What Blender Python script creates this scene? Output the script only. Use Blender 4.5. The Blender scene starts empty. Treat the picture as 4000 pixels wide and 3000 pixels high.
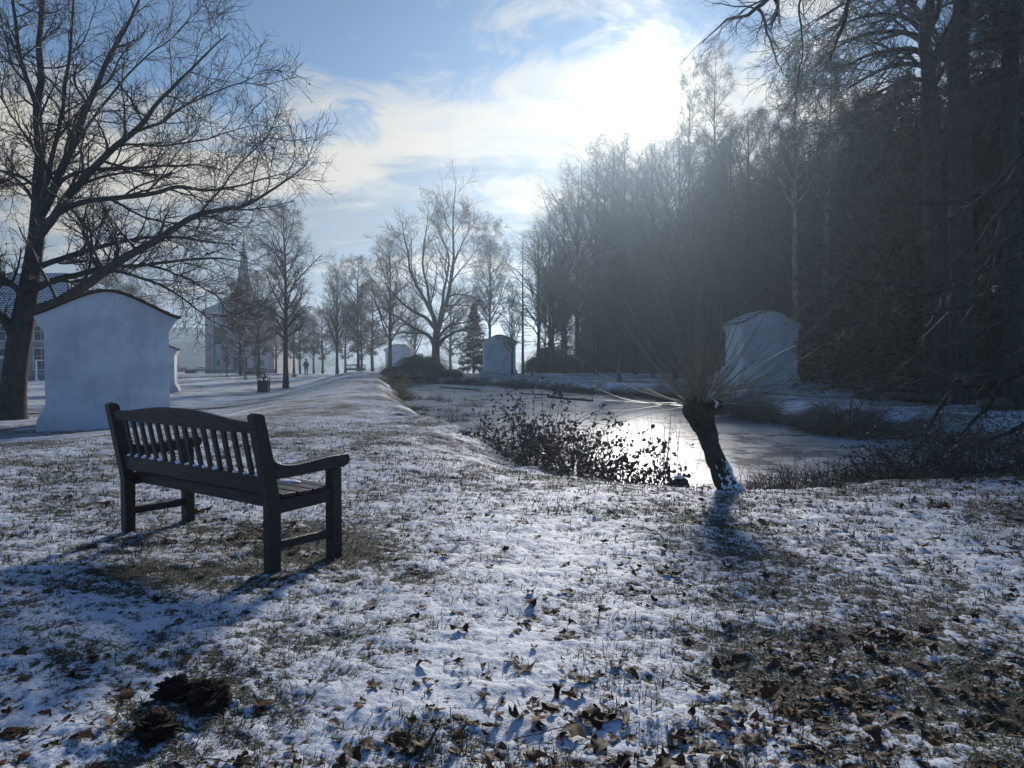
import bpy, bmesh, math
import numpy as np
from mathutils import Vector, Matrix
R = math.radians
sc = bpy.context.scene
COL = sc.collection

# ------------------------------------------------------------------ camera
F = 3005.0            # focal length in pixels of a 4000 px wide frame
CZ = 1.30             # eye height
PITCH = -math.atan(110 / F)
cam = bpy.data.objects.new('camera', bpy.data.cameras.new('camera'))
COL.objects.link(cam)
cam.data.sensor_width = 36.0
cam.data.lens = 36.0 * F / 4000.0
cam.data.clip_start = 0.05
cam.data.clip_end = 6000.0
cam.location = (0, 0, CZ)
cam.rotation_euler = (R(90) + PITCH, 0, 0)
sc.camera = cam

def ray(px, py):
    u = (px - 2000.0) / F
    v = -(py - 1500.0) / F
    c, s = math.cos(PITCH), math.sin(PITCH)
    return Vector((u, c - v * s, s + v * c))

def P(px, py, d):
    "the point that stands d metres ahead, seen at (px, py) of the photograph"
    r = ray(px, py)
    return Vector((0, 0, CZ)) + r * (d / r.y)

# ------------------------------------------------------------------ sun and sky
SUN = ray(2513, 352).normalized()
SUN_EL = math.asin(SUN.z)
SUN_AZ = math.atan2(SUN.x, SUN.y)
SKY = 0.10
BLUE = (.53, .605, .69)
lamp = bpy.data.lights.new('sun', 'SUN')
lamp.energy = 3.5
lamp.angle = R(5.0)
lamp.color = (1.0, 0.955, 0.90)
so = bpy.data.objects.new('sun', lamp)
COL.objects.link(so)
so.rotation_euler = SUN.to_track_quat('Z', 'Y').to_euler()
so.location = (10, 40, 60)

class NT:
    "a small helper for node trees"
    def __init__(s, tree):
        s.t = tree; s.n = tree.nodes; s.l = tree.links
    def new(s, typ, ins=None, **kw):
        n = s.n.new(typ)
        for k, v in kw.items(): setattr(n, k, v)
        for k, v in (ins or {}).items():
            if isinstance(v, bpy.types.NodeSocket): s.l.new(v, n.inputs[k])
            else: n.inputs[k].default_value = v
        return n
    def math(s, op, a, b=None, c=None, clamp=False):
        n = s.n.new('ShaderNodeMath'); n.operation = op; n.use_clamp = clamp
        for i, v in enumerate((a, b, c)):
            if v is None: continue
            if isinstance(v, bpy.types.NodeSocket): s.l.new(v, n.inputs[i])
            else: n.inputs[i].default_value = v
        return n.outputs[0]
    def step(s, v, lo, hi):
        n = s.n.new('ShaderNodeMapRange'); n.interpolation_type = 'SMOOTHSTEP'
        s.l.new(v, n.inputs[0]); n.inputs[1].default_value = lo; n.inputs[2].default_value = hi
        return n.outputs[0]
    def mix(s, f, a, b, mode='MIX'):
        n = s.n.new('ShaderNodeMix'); n.data_type = 'RGBA'; n.blend_type = mode
        for k, v in ((0, f), (6, a), (7, b)):
            if isinstance(v, bpy.types.NodeSocket): s.l.new(v, n.inputs[k])
            else: n.inputs[k].default_value = v if k == 0 else (tuple(v) + (1,))[:4]
        return n.outputs[2]
    def noise(s, vec, scale, detail=4, rough=.55, dist=0):
        n = s.n.new('ShaderNodeTexNoise')
        if vec is not None: s.l.new(vec, n.inputs['Vector'])
        n.inputs['Scale'].default_value = scale; n.inputs['Detail'].default_value = detail
        n.inputs['Roughness'].default_value = rough; n.inputs['Distortion'].default_value = dist
        return n.outputs[0]

world = bpy.data.worlds.new('World'); sc.world = world; world.use_nodes = True
w = NT(world.node_tree); w.n.clear()
sky = w.new('ShaderNodeTexSky', sky_type='NISHITA', sun_disc=False, sun_elevation=SUN_EL,
            sun_rotation=SUN_AZ, air_density=1.0, dust_density=0.0, ozone_density=2.0)
tc = w.new('ShaderNodeTexCoord')
sep = w.new('ShaderNodeSeparateXYZ', {0: tc.outputs['Generated']})
zc = w.math('MAXIMUM', sep.outputs[2], 0.0)
den = w.math('ADD', zc, 0.22)
cxyz = w.new('ShaderNodeCombineXYZ', {0: w.math('DIVIDE', sep.outputs[0], den), 1: w.math('DIVIDE', sep.outputs[1], den), 2: 0.37})
dt = w.new('ShaderNodeVectorMath', {0: tc.outputs['Generated'], 1: SUN}, operation='DOT_PRODUCT').outputs['Value']
dt = w.math('MAXIMUM', dt, 0.0)
n_big = w.noise(cxyz.outputs[0], 1.3, 5, .52, .4)
n_fine = w.noise(cxyz.outputs[0], 4.2, 8, .60, 1.0)
n_lit = w.noise(w.new('ShaderNodeMapping', {'Vector': cxyz.outputs[0], 'Scale': (.8, 2.2, 1)}).outputs[0], 1.5, 6, .52, .5)
# the cloud bank: thick near the horizon, broken wisps above it, thin veils round the sun
wob = w.math('ADD', w.math('MULTIPLY', w.math('SUBTRACT', n_big, .5), .20), w.math('MULTIPLY', w.math('SUBTRACT', n_fine, .5), .16))
near = w.math('POWER', dt, 30.0)
elev = w.math('SUBTRACT', w.math('ADD', zc, wob), w.math('MULTIPLY', near, .05))
bank = w.math('SUBTRACT', 1.0, w.step(elev, .262, .315))
body = w.math('ADD', w.math('MULTIPLY', n_fine, .6), w.math('MULTIPLY', n_big, .5))
bank = w.math('MULTIPLY', bank, w.math('MAXIMUM', w.math('ADD', .74, w.math('MULTIPLY', w.step(body, .42, .58), .26)), w.step(zc, .16, .06)))
wisp = w.step(w.math('ADD', w.math('ADD', w.math('MULTIPLY', n_fine, .75), w.math('MULTIPLY', n_big, .5)), w.math('MULTIPLY', near, .16)), .70, .90)
front = w.step(sep.outputs[1], -.1, .6)
cover = w.math('MULTIPLY', w.math('MAXIMUM', bank, w.math('MULTIPLY', wisp, .85)), w.math('ADD', .2, w.math('MULTIPLY', front, .8)))
lit = w.step(w.math('ADD', n_lit, w.math('ADD', w.math('MULTIPLY', w.math('SUBTRACT', n_fine, .5), .25), w.math('MULTIPLY', w.math('SUBTRACT', zc, .19), 1.1))), .40, .60)
ck = 1 / SKY
cloud = w.mix(lit, (.24 * ck, .295 * ck, .37 * ck), (.58 * ck, .545 * ck, .475 * ck))
blue = w.mix(1.0, sky.outputs[0], w.mix(front, (.46, .68, 1.02), BLUE), 'MULTIPLY')
base = w.mix(cover, blue, cloud)
edge = w.math('ADD', .25, w.math('MULTIPLY', w.math('MAXIMUM', cover, w.step(n_fine, .40, .62)), .75))
dts = w.math('MINIMUM', w.math('ADD', dt, w.math('MULTIPLY', w.math('SUBTRACT', w.math('ADD', n_fine, n_big), 1.06), .007)), 1.0)
g1 = w.math('MULTIPLY', w.math('POWER', dts, 700.0), 24.0)
g2 = w.math('MULTIPLY', w.math('POWER', dt, 110.0), .25)
glow = w.math('MULTIPLY', w.math('ADD', g1, g2), edge)
gcol = w.new('ShaderNodeVectorMath', {0: (1.0, .92, .79), 'Scale': glow}, operation='SCALE').outputs[0]
final = w.new('ShaderNodeVectorMath', {0: base, 1: gcol}, operation='ADD').outputs[0]
bg = w.new('ShaderNodeBackground', {'Color': final, 'Strength': SKY})
out = w.new('ShaderNodeOutputWorld', {'Surface': bg.outputs[0]})
world.cycles.sampling_method = 'MANUAL'
world.cycles.sample_map_resolution = 1024

sc.view_settings.view_transform = 'Standard'
sc.view_settings.look = 'None'
sc.view_settings.exposure = 0.22
sc.view_settings.gamma = 1.0
sc.cycles.use_denoising = True
sc.cycles.max_bounces = 5
sc.cycles.diffuse_bounces = 2
sc.cycles.glossy_bounces = 2
sc.cycles.transmission_bounces = 2
sc.cycles.volume_bounces = 0
sc.cycles.sample_clamp_indirect = 4.0

# ------------------------------------------------------------------ helpers
def tag(o, label=None, cat=None, group=None, kind=None):
    if label: o['label'] = label
    if cat: o['category'] = cat
    if group: o['group'] = group
    if kind: o['kind'] = kind
    return o

def thing(name, label, cat, loc=(0, 0, 0), rz=0.0, group=None, scale=1.0):
    o = bpy.data.objects.new(name, None); COL.objects.link(o)
    o.empty_display_size = .2
    o.location = loc; o.rotation_euler = (0, 0, rz); o.scale = (scale,) * 3 if not hasattr(scale, '__len__') else scale
    return tag(o, label, cat, group)

def link(name, mesh, parent=None, mat=None):
    o = bpy.data.objects.new(name, mesh); COL.objects.link(o)
    if parent is not None: o.parent = parent
    if mat is not None and len(mesh.materials) == 0: mesh.materials.append(mat)
    return o

def dup(root, loc, rz=0.0, scale=1.0, label=None, group=None):
    r = root.copy(); COL.objects.link(r)
    r.location = loc; r.rotation_euler = (0, 0, rz); r.scale = (scale,) * 3 if not hasattr(scale, '__len__') else scale
    if label: r['label'] = label
    if group: r['group'] = group
    for ch in list(root.children):
        c = ch.copy(); COL.objects.link(c); c.parent = r
        for g in ch.children:
            e = g.copy(); COL.objects.link(e); e.parent = c
    return r

def npmesh(name, verts, quads=None, tris=None, smooth=True):
    me = bpy.data.meshes.new(name)
    verts = np.asarray(verts, np.float32).reshape(-1, 3)
    me.vertices.add(len(verts)); me.vertices.foreach_set('co', verts.ravel())
    idx = []; starts = []; off = 0
    for f, k in ((quads, 4), (tris, 3)):
        if f is None or len(f) == 0: continue
        f = np.asarray(f, np.int32).reshape(-1, k)
        idx.append(f.ravel()); starts.append(off + np.arange(len(f), dtype=np.int32) * k); off += len(f) * k
    idx = np.concatenate(idx); starts = np.concatenate(starts)
    me.loops.add(len(idx)); me.loops.foreach_set('vertex_index', idx)
    me.polygons.add(len(starts)); me.polygons.foreach_set('loop_start', starts)
    if smooth: me.polygons.foreach_set('use_smooth', np.ones(len(starts), dtype=bool))
    me.update(calc_edges=True); me.validate()
    return me

def unit(v):
    return v / np.maximum(np.linalg.norm(v, axis=-1, keepdims=True), 1e-9)

def tubes(sets):
    "sets: list of (pts[N,P,3], rad[N,P], sides) -> verts, quads"
    V = []; Q = []; off = 0
    for pts, rad, S in sets:
        pts = np.asarray(pts, float); rad = np.asarray(rad, float)
        if len(pts) == 0: continue
        N, K, _ = pts.shape
        tan = unit(np.gradient(pts, axis=1))
        main = unit(pts[:, -1] - pts[:, 0])
        ref = np.where(np.abs(main[:, 2:3]) < .75, np.array([[0, 0, 1.]]), np.array([[1., 0, 0]]))
        n = unit(np.cross(tan, ref[:, None, :])); b = np.cross(tan, n)
        a = np.arange(S) * (2 * np.pi / S)
        ring = pts[:, :, None, :] + rad[:, :, None, None] * (np.cos(a)[None, None, :, None] * n[:, :, None, :] + np.sin(a)[None, None, :, None] * b[:, :, None, :])
        V.append(ring.reshape(-1, 3))
        i = np.arange(N)[:, None, None] * K * S; j = np.arange(K - 1)[None, :, None] * S; k = np.arange(S)[None, None, :]; k2 = (k + 1) % S
        q = np.stack(np.broadcast_arrays(i + j + k, i + j + k2, i + j + S + k2, i + j + S + k), -1).reshape(-1, 4)
        Q.append(q + off); off += N * K * S
    return np.concatenate(V), np.concatenate(Q)

def tube_obj(name, sets, mat, parent=None):
    v, q = tubes(sets)
    return link(name, npmesh(name, v, q), parent, mat)

def sample(pts, rad, idx, t):
    K = pts.shape[1]
    f = t * (K - 1); i = np.minimum(f.astype(int), K - 2); w_ = (f - i)[:, None]
    a = pts[idx, i]; b = pts[idx, i + 1]
    return a + (b - a) * w_, unit(b - a), rad[idx, i] * (1 - w_[:, 0]) + rad[idx, i + 1] * w_[:, 0]

def spawn(rng, pts, rad, n, t0, t1, lenf, ang, K, wob=.12, up=0.0, rf=.6, rmin=.004, rmax=9., flat=0.0, tip=.35, phi0=None):
    "grow n side branches from every polyline; lenf(t, parent_length) gives their length"
    N = len(pts)
    idx = np.repeat(np.arange(N), n)
    t = t0 + (t1 - t0) * ((np.tile(np.arange(n), N) + rng.random(N * n)) / n)
    pos, tan, r = sample(pts, rad, idx, t)
    plen = np.linalg.norm(np.diff(pts, axis=1), axis=2).sum(1)[idx]
    ref = np.where(np.abs(tan[:, 2:3]) < .9, np.array([[0, 0, 1.]]), np.array([[1., 0, 0]]))
    u = unit(np.cross(tan, ref)); v = np.cross(tan, u)
    phi = rng.random(N * n) * 2 * np.pi if phi0 is None else np.tile(np.arange(n), N) * 2.399 + rng.normal(0, .5, N * n)
    a = np.radians(rng.uniform(ang[0], ang[1], N * n))
    side = np.cos(phi)[:, None] * u + np.sin(phi)[:, None] * (1 - flat) * v
    d = unit(np.cos(a)[:, None] * tan + np.sin(a)[:, None] * unit(side))
    L = lenf(t, plen) * rng.uniform(.65, 1.2, N * n)
    step = L / (K - 1)
    out_ = np.empty((N * n, K, 3)); out_[:, 0] = pos
    cur = d
    for k in range(1, K):
        cur = unit(cur + rng.normal(0, wob, cur.shape) + np.array([0, 0, 1.]) * up)
        out_[:, k] = out_[:, k - 1] + cur * step[:, None]
    r0 = np.clip(r * rf, rmin, rmax)
    rr = np.maximum(r0[:, None] * np.linspace(1, tip, K)[None, :], rmin * .75)
    return out_, rr

def cards(rng, pos, size, aspect=.35, dirs=None, jit=.6):
    "small leaf-like quads at the points"
    N = len(pos)
    d = unit(rng.normal(size=(N, 3)) * jit + (0 if dirs is None else dirs))
    s = unit(np.cross(d, rng.normal(size=(N, 3))))
    L = (size * rng.uniform(.6, 1.3, N))[:, None]; W = L * aspect
    v = np.stack([pos, pos + d * L * .5 + s * W * .5, pos + d * L, pos + d * L * .5 - s * W * .5], 1).reshape(-1, 3)
    return v, np.arange(N * 4).reshape(-1, 4)

def polyline(pts, K):
    "resample a list of points smoothly (Catmull-Rom)"
    p = np.array([list(q) for q in pts], float); n = len(p)
    e = np.vstack([2 * p[0] - p[1], p, 2 * p[-1] - p[-2]])
    t = np.linspace(0, n - 1, K); i = np.minimum(t.astype(int), n - 2); f = (t - i)[:, None]
    a, b, c, d = e[i], e[i + 1], e[i + 2], e[i + 3]
    return .5 * ((2 * b) + (-a + c) * f + (2 * a - 5 * b + 4 * c - d) * f ** 2 + (-a + 3 * b - 3 * c + d) * f ** 3)

# ------------------------------------------------------------------ numpy noise
def _hash(ix, iy, seed):
    h = (ix.astype(np.int64) * 374761393 + iy.astype(np.int64) * 668265263 + seed * 1442695041) & 0x7fffffff
    h = ((h ^ (h >> 13)) * 1274126177) & 0x7fffffff
    return ((h ^ (h >> 16)) & 0xffff) / 65535.0 * 2 - 1

def vnoise(x, y, seed=0):
    ix = np.floor(x); iy = np.floor(y); fx = x - ix; fy = y - iy
    ix = ix.astype(np.int64); iy = iy.astype(np.int64)
    sx = fx * fx * fx * (fx * (fx * 6 - 15) + 10); sy = fy * fy * fy * (fy * (fy * 6 - 15) + 10)
    a = _hash(ix, iy, seed); b = _hash(ix + 1, iy, seed); c = _hash(ix, iy + 1, seed); d = _hash(ix + 1, iy + 1, seed)
    return (a + (b - a) * sx) * (1 - sy) + (c + (d - c) * sx) * sy

def fbm(x, y, wl, oct=3, seed=0, gain=.55):
    s = 0; a = 1.0; tot = 0
    for o in range(oct):
        k = 2.03 ** o / wl
        s = s + a * vnoise(x * k + 17.3 * o, y * k - 9.1 * o, seed + o); tot += a; a *= gain
    return s / tot

def sstep(lo, hi, v):
    t = np.clip((v - lo) / (hi - lo), 0, 1); return t * t * (3 - 2 * t)
# ------------------------------------------------------------------ materials
def material(name, rough=.8, spec=.3):
    m = bpy.data.materials.new(name); m.use_nodes = True
    t = NT(m.node_tree); b = t.n['Principled BSDF']
    b.inputs['Roughness'].default_value = rough
    b.inputs['Specular IOR Level'].default_value = spec
    return m, t, b

def simple(name, c0, c1, scale=8, rough=.8, spec=.3, bump=0.0, stretch=None, lo=.35, hi=.65, detail=5):
    m, t, b = material(name, rough, spec)
    co = t.new('ShaderNodeTexCoord').outputs['Object']
    if stretch:
        co = t.new('ShaderNodeMapping', {'Vector': co, 'Scale': stretch}).outputs[0]
    n = t.noise(co, scale, detail)
    col = t.mix(t.step(n, lo, hi), c0, c1)
    t.l.new(col, b.inputs['Base Color'])
    if bump:
        bp = t.new('ShaderNodeBump', {'Height': n, 'Strength': bump, 'Distance': .02})
        t.l.new(bp.outputs[0], b.inputs['Normal'])
    return m

M = {}
M['bark'] = simple('bark', (.030, .029, .028), (.062, .059, .056), 14, .85, .25, .6, (1, 1, .25))
M['bark_dark'] = simple('bark_dark', (.016, .016, .016), (.038, .036, .034), 16, .85, .2, .7, (1, 1, .25))
M['bark_pale'] = simple('bark_pale', (.10, .095, .085), (.24, .23, .215), 9, .7, .3, .4, (1, 1, .5), .42, .6)
M['twig'] = simple('twig', (.024, .022, .021), (.044, .040, .037), 5, .6, .35)
M['twig_red'] = simple('twig_red', (.042, .029, .024), (.070, .050, .040), 5, .55, .4)
M['withy'] = simple('withy', (.17, .145, .095), (.27, .23, .155), 6, .45, .4)
M['needle'] = simple('needle', (.012, .020, .012), (.028, .038, .018), 1.5, .6, .3)
M['needle_light'] = simple('needle_light', (.025, .034, .018), (.05, .055, .026), 1.2, .6, .3)
M['brown_leaf'] = simple('brown_leaf', (.10, .055, .028), (.20, .115, .05), 3, .6, .3)
M['bramble_leaf'] = simple('bramble_leaf', (.045, .030, .026), (.095, .062, .044), 6, .5, .4)
M['reed'] = simple('reed', (.045, .042, .032), (.11, .10, .075), 5, .6, .3)
M['grass'] = simple('grass', (.035, .048, .018), (.10, .10, .042), 5, .6, .3)
M['earth'] = simple('earth', (.020, .014, .010), (.058, .040, .028), 30, .95, .1, 1.0)
M['wood'] = simple('wood', (.010, .008, .008), (.050, .036, .029), 9, .45, .45, .7, (1, 9, 9), .3, .7, 8)
M['wood_grey'] = simple('wood_grey', (.05, .042, .035), (.10, .085, .07), 9, .8, .2, .5, (1, 8, 8))
M['metal_dark'] = simple('metal_dark', (.02, .022, .025), (.045, .047, .05), 20, .5, .5)
M['paint_white'] = simple('paint_white', (.62, .62, .60), (.74, .74, .72), 12, .5, .4)
M['snow'] = simple('snow', (.78, .80, .83), (.86, .87, .89), 18, .6, .3, .5)
M['jacket'] = simple('jacket', (.010, .012, .018), (.024, .027, .036), 14, .8, .2)
M['jeans'] = simple('jeans', (.025, .04, .08), (.045, .065, .12), 16, .85, .2)
M['hair'] = simple('hair', (.015, .012, .01), (.03, .024, .02), 40, .7, .3)
M['skin'] = simple('skin', (.42, .26, .19), (.5, .32, .24), 20, .55, .4)
M['stone'] = simple('stone', (.16, .155, .15), (.28, .27, .255), 9, .9, .2, .6)
M['glass_dark'] = simple('glass_dark', (.012, .014, .018), (.03, .034, .04), 2, .12, .6)
M['terracotta'] = simple('terracotta', (.13, .055, .035), (.23, .10, .065), 12, .85, .2, .4)
M['copper'] = simple('copper', (.22, .34, .33), (.36, .46, .45), 3, .6, .3)
M['slate'] = simple('slate', (.045, .048, .055), (.085, .088, .095), 5, .7, .3)
M['door'] = simple('door', (.02, .015, .012), (.04, .03, .022), 6, .7, .3, 0, (6, 1, 1))

def plaster(name, base, stain, rough=.9):
    m, t, b = material(name, rough, .15)
    tco = t.new('ShaderNodeTexCoord'); co = tco.outputs['Object']
    z = t.new('ShaderNodeSeparateXYZ', {0: co}).outputs[2]
    n1 = t.noise(co, .9, 6, .6); n2 = t.noise(co, 6, 5, .6)
    st = t.new('ShaderNodeMapping', {'Vector': co, 'Scale': (5, 5, .5)}).outputs[0]
    n3 = t.noise(st, 1.6, 4, .5)
    col = t.mix(t.step(n1, .38, .64), base, tuple(c * .74 for c in base))
    col = t.mix(t.math('MULTIPLY', t.step(n2, .5, .8), .25), col, tuple(c * .78 for c in base))
    col = t.mix(t.math('MULTIPLY', t.step(n3, .62, .72), .45), col, stain)
    damp = t.math('MULTIPLY', t.math('SUBTRACT', 1.0, t.step(t.math('ADD', z, t.math('MULTIPLY', n1, .5)), .25, .75)), .35)
    col = t.mix(damp, col, stain)
    t.l.new(col, b.inputs['Base Color'])
    bp = t.new('ShaderNodeBump', {'Height': t.math('ADD', n2, t.math('MULTIPLY', n1, 2.0)), 'Strength': .25, 'Distance': .02})
    t.l.new(bp.outputs[0], b.inputs['Normal'])
    return m
M['lime'] = plaster('lime_plaster', (.82, .82, .81), (.46, .46, .45))
M['cream'] = plaster('cream_plaster', (.40, .36, .30), (.24, .21, .18))
M['church'] = plaster('church_plaster', (.68, .60, .57), (.36, .30, .29))
M['pink'] = plaster('pink_plaster', (.58, .41, .36), (.34, .25, .23))

def snowy_roof(name, tile, cover=.5, sx=4.5, sy=3.2):
    "tiles with snow left in a grid between them"
    m, t, b = material(name, .8, .2)
    co = t.new('ShaderNodeTexCoord').outputs['UV']
    br = t.new('ShaderNodeTexBrick', {'Vector': co, 'Color1': (0, 0, 0, 1), 'Color2': (.25, .25, .25, 1), 'Mortar': (1, 1, 1, 1),
                                      'Scale': 1.0, 'Mortar Size': .055, 'Mortar Smooth': .35, 'Brick Width': .30, 'Row Height': .34}, offset=0.0)
    n = t.noise(co, .6, 5, .6); n2 = t.noise(co, 7, 4)
    f = t.step(t.math('ADD', t.math('ADD', br.outputs[0], t.math('MULTIPLY', t.math('SUBTRACT', n, .5), 1.6)), t.math('MULTIPLY', t.math('SUBTRACT', n2, .5), .7)), .9 - cover, 1.3 - cover)
    col = t.mix(f, t.mix(n2, tile, tuple(c * 1.7 for c in tile)), (.80, .82, .85))
    t.l.new(col, b.inputs['Base Color'])
    return m
M['house_roof'] = snowy_roof('house_roof_tiles', (.075, .045, .038), .42)

def shrine_roof_mat():
    m, t, b = material('shrine_roof_tiles', .85, .2)
    at = t.new('ShaderNodeAttribute', attribute_name='snow').outputs['Fac']
    co = t.new('ShaderNodeTexCoord').outputs['Object']
    n = t.noise(co, 5, 5, .6); n2 = t.noise(co, 22, 3)
    f = t.step(t.math('ADD', at, t.math('MULTIPLY', t.math('SUBTRACT', n, .5), 1.4)), .42, .62)
    col = t.mix(f, t.mix(n2, (.07, .036, .028), (.13, .068, .052)), (.80, .82, .85))
    t.l.new(col, b.inputs['Base Color'])
    return m
M['shrine_roof'] = shrine_roof_mat()

def ground_mat():
    m, t, b = material('snowy_grass', .85, .2)
    at = t.new('ShaderNodeAttribute', attribute_name='snow').outputs['Fac']
    bare = t.new('ShaderNodeAttribute', attribute_name='bare').outputs['Fac']
    co = t.new('ShaderNodeTexCoord').outputs['Object']
    n1 = t.noise(co, 60, 5, .72); n5 = t.noise(t.new('ShaderNodeMapping', {'Vector': co, 'Scale': (.6, 1.3, 1)}).outputs[0], 150, 3, .6); n2 = t.noise(co, 9, 5, .62); n3 = t.noise(co, 1.2, 4, .6)
    n4 = t.noise(co, .12, 5, .6)
    v = t.math('ADD', at, t.math('MULTIPLY', t.math('SUBTRACT', n1, .5), 1.9))
    v = t.math('ADD', v, t.math('MULTIPLY', t.math('SUBTRACT', n2, .5), .95))
    v = t.math('ADD', v, t.math('MULTIPLY', t.math('SUBTRACT', n4, .5), .5))
    v = t.math('ADD', v, t.math('MULTIPLY', t.math('SUBTRACT', n5, .5), 1.1))
    f = t.step(v, .30, .66)
    soil = t.mix(t.step(n2, .4, .6), (.050, .055, .022), (.085, .085, .038))
    soil = t.mix(t.step(n3, .42, .62), soil, (.075, .052, .030))
    soil = t.mix(t.math('MULTIPLY', bare, t.step(n1, .3, .6)), soil, (.030, .019, .012))
    soil = t.mix(t.math('MULTIPLY', t.step(n1, .52, .7), .7), soil, (.022, .020, .012))
    frost = t.mix(.45, soil, (.55, .58, .58))
    soil = t.mix(t.math('MULTIPLY', t.step(n1, .45, .6), .35), soil, frost)
    yy = t.new('ShaderNodeSeparateXYZ', {0: co}).outputs[1]
    wood = t.noise(co, .016, 5, .6, .5)
    far = t.math('MULTIPLY', t.step(yy, 255, 300), t.step(wood, .44, .54))
    snow = t.mix(t.step(t.math('ADD', t.math('MULTIPLY', n1, .6), t.math('MULTIPLY', n2, .4)), .34, .62), (.58, .61, .645), (.82, .84, .87))
    col = t.mix(far, t.mix(f, soil, snow), (.035, .042, .045))
    t.l.new(col, b.inputs['Base Color'])
    h = t.math('ADD', t.math('MULTIPLY', n1, .5), t.math('ADD', n2, t.math('MULTIPLY', f, .5)))
    bp = t.new('ShaderNodeBump', {'Height': h, 'Strength': .55, 'Distance': .03})
    t.l.new(bp.outputs[0], b.inputs['Normal'])
    rg = t.math('SUBTRACT', .95, t.math('MULTIPLY', f, .35)); t.l.new(rg, b.inputs['Roughness'])
    return m
M['ground'] = ground_mat()

def ice_mat():
    m, t, b = material('pond_ice', .3, .2)
    co = t.new('ShaderNodeTexCoord').outputs['Object']
    n1 = t.noise(co, .35, 6, .62, .6); n2 = t.noise(co, 2.5, 6, .65, .8); n3 = t.noise(co, 22, 4, .6)
    frost = t.step(t.math('ADD', n1, t.math('MULTIPLY', t.math('SUBTRACT', n2, .5), .7)), .36, .60)
    frost = t.math('MULTIPLY', frost, t.math('ADD', .35, t.math('MULTIPLY', n3, .6)))
    spk = t.step(t.math('ADD', n3, t.math('MULTIPLY', t.math('SUBTRACT', n2, .5), .5)), .68, .74)
    col = t.mix(frost, (.15, .15, .15), (.62, .63, .64))
    col = t.mix(t.math('MULTIPLY', spk, .6), col, (.6, .62, .64))
    t.l.new(col, b.inputs['Base Color'])
    t.l.new(t.math('ADD', .20, t.math('MULTIPLY', t.math('ADD', frost, t.math('MULTIPLY', n2, .5)), .27)), b.inputs['Roughness'])
    bp = t.new('ShaderNodeBump', {'Height': t.math('ADD', t.math('MULTIPLY', n2, .6), t.math('MULTIPLY', n3, .3)), 'Strength': .16, 'Distance': .02})
    t.l.new(bp.outputs[0], b.inputs['Normal'])
    b.inputs['IOR'].default_value = 1.45
    return m
M['ice'] = ice_mat()

def leaf_mat():
    m, t, b = material('dead_leaf', .7, .25)
    at = t.new('ShaderNodeAttribute', attribute_name='tint')
    co = t.new('ShaderNodeTexCoord').outputs['Object']
    n = t.noise(co, 60, 3)
    col = t.mix(.35, at.outputs['Color'], t.mix(n, (.02, .010, .006), (.15, .062, .022)))
    t.l.new(col, b.inputs['Base Color'])
    tr = t.new('ShaderNodeBsdfTranslucent', {'Color': col})
    ms = t.new('ShaderNodeMixShader', {0: .2, 1: b.outputs[0], 2: tr.outputs[0]})
    t.l.new(ms.outputs[0], t.n['Material Output'].inputs['Surface'])
    return m
M['leaf'] = leaf_mat()
M['path'] = simple('gravel_path', (.30, .27, .23), (.62, .61, .60), 5, .9, .2, .4, None, .4, .62, 8)
M['forest_floor'] = M['ground']

def straw_mat():
    m, t, b = material('straw', .7, .3)
    n = t.noise(t.new('ShaderNodeTexCoord').outputs['Object'], 7, 4)
    col = t.mix(n, (.28, .205, .10), (.50, .39, .20)); t.l.new(col, b.inputs['Base Color'])
    tr = t.new('ShaderNodeBsdfTranslucent', {'Color': col})
    t.l.new(t.new('ShaderNodeMixShader', {0: .45, 1: b.outputs[0], 2: tr.outputs[0]}).outputs[0], t.n['Material Output'].inputs['Surface'])
    return m
M['straw'] = straw_mat()

# ------------------------------------------------------------------ terrain
ZW = -0.60
_pond = [(-7.7, 51), (-6.0, 42), (-4.0, 30.8), (-2.67, 23.8), (-1.38, 18.9), (-.56, 16.7), (.48, 14.3), (1.04, 12.5), (1.5, 11.3), (2.5, 10.85),
         (3.4, 11.2), (4.3, 11.7), (5.6, 12), (6.9, 12.2), (8.6, 13.2), (9.3, 15), (9.0, 16.7), (8.1, 17.8), (7.3, 18.6), (7.2, 21.2), (7.1, 27.9), (6.4, 32),
         (4.8, 36.2), (3.4, 39.4), (1.44, 43.8), (-1.6, 49), (-4.5, 52.2), (-7, 53.3)]
def chaikin(p, k):
    p = np.array(p, float)
    for _ in range(k):
        q = np.roll(p, -1, 0); p = np.stack([.75 * p + .25 * q, .25 * p + .75 * q], 1).reshape(-1, 2)
    return p
POND = chaikin(_pond, 2)

def pond_dist(x, y):
    "signed distance to the water's edge, negative on the pond"
    d2 = np.full(x.shape, 1e9); inside = np.zeros(x.shape, bool)
    A = POND; B = np.roll(POND, -1, 0)
    for (ax, ay), (bx, by) in zip(A, B):
        ex, ey = bx - ax, by - ay
        t = np.clip(((x - ax) * ex + (y - ay) * ey) / (ex * ex + ey * ey), 0, 1)
        d2 = np.minimum(d2, (x - ax - t * ex) ** 2 + (y - ay - t * ey) ** 2)
        c = (ay > y) != (by > y)
        if by != ay: inside ^= c & (x < ex * (y - ay) / (by - ay) + ax)
    d = np.sqrt(d2)
    return np.where(inside, -d, d)

def crest_x(y): return np.interp(y, [2, 8, 12, 20, 30, 50, 60, 75], [-.6, -1.1, -1.7, -3.6, -6.2, -9.8, -11.6, -13])

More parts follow.
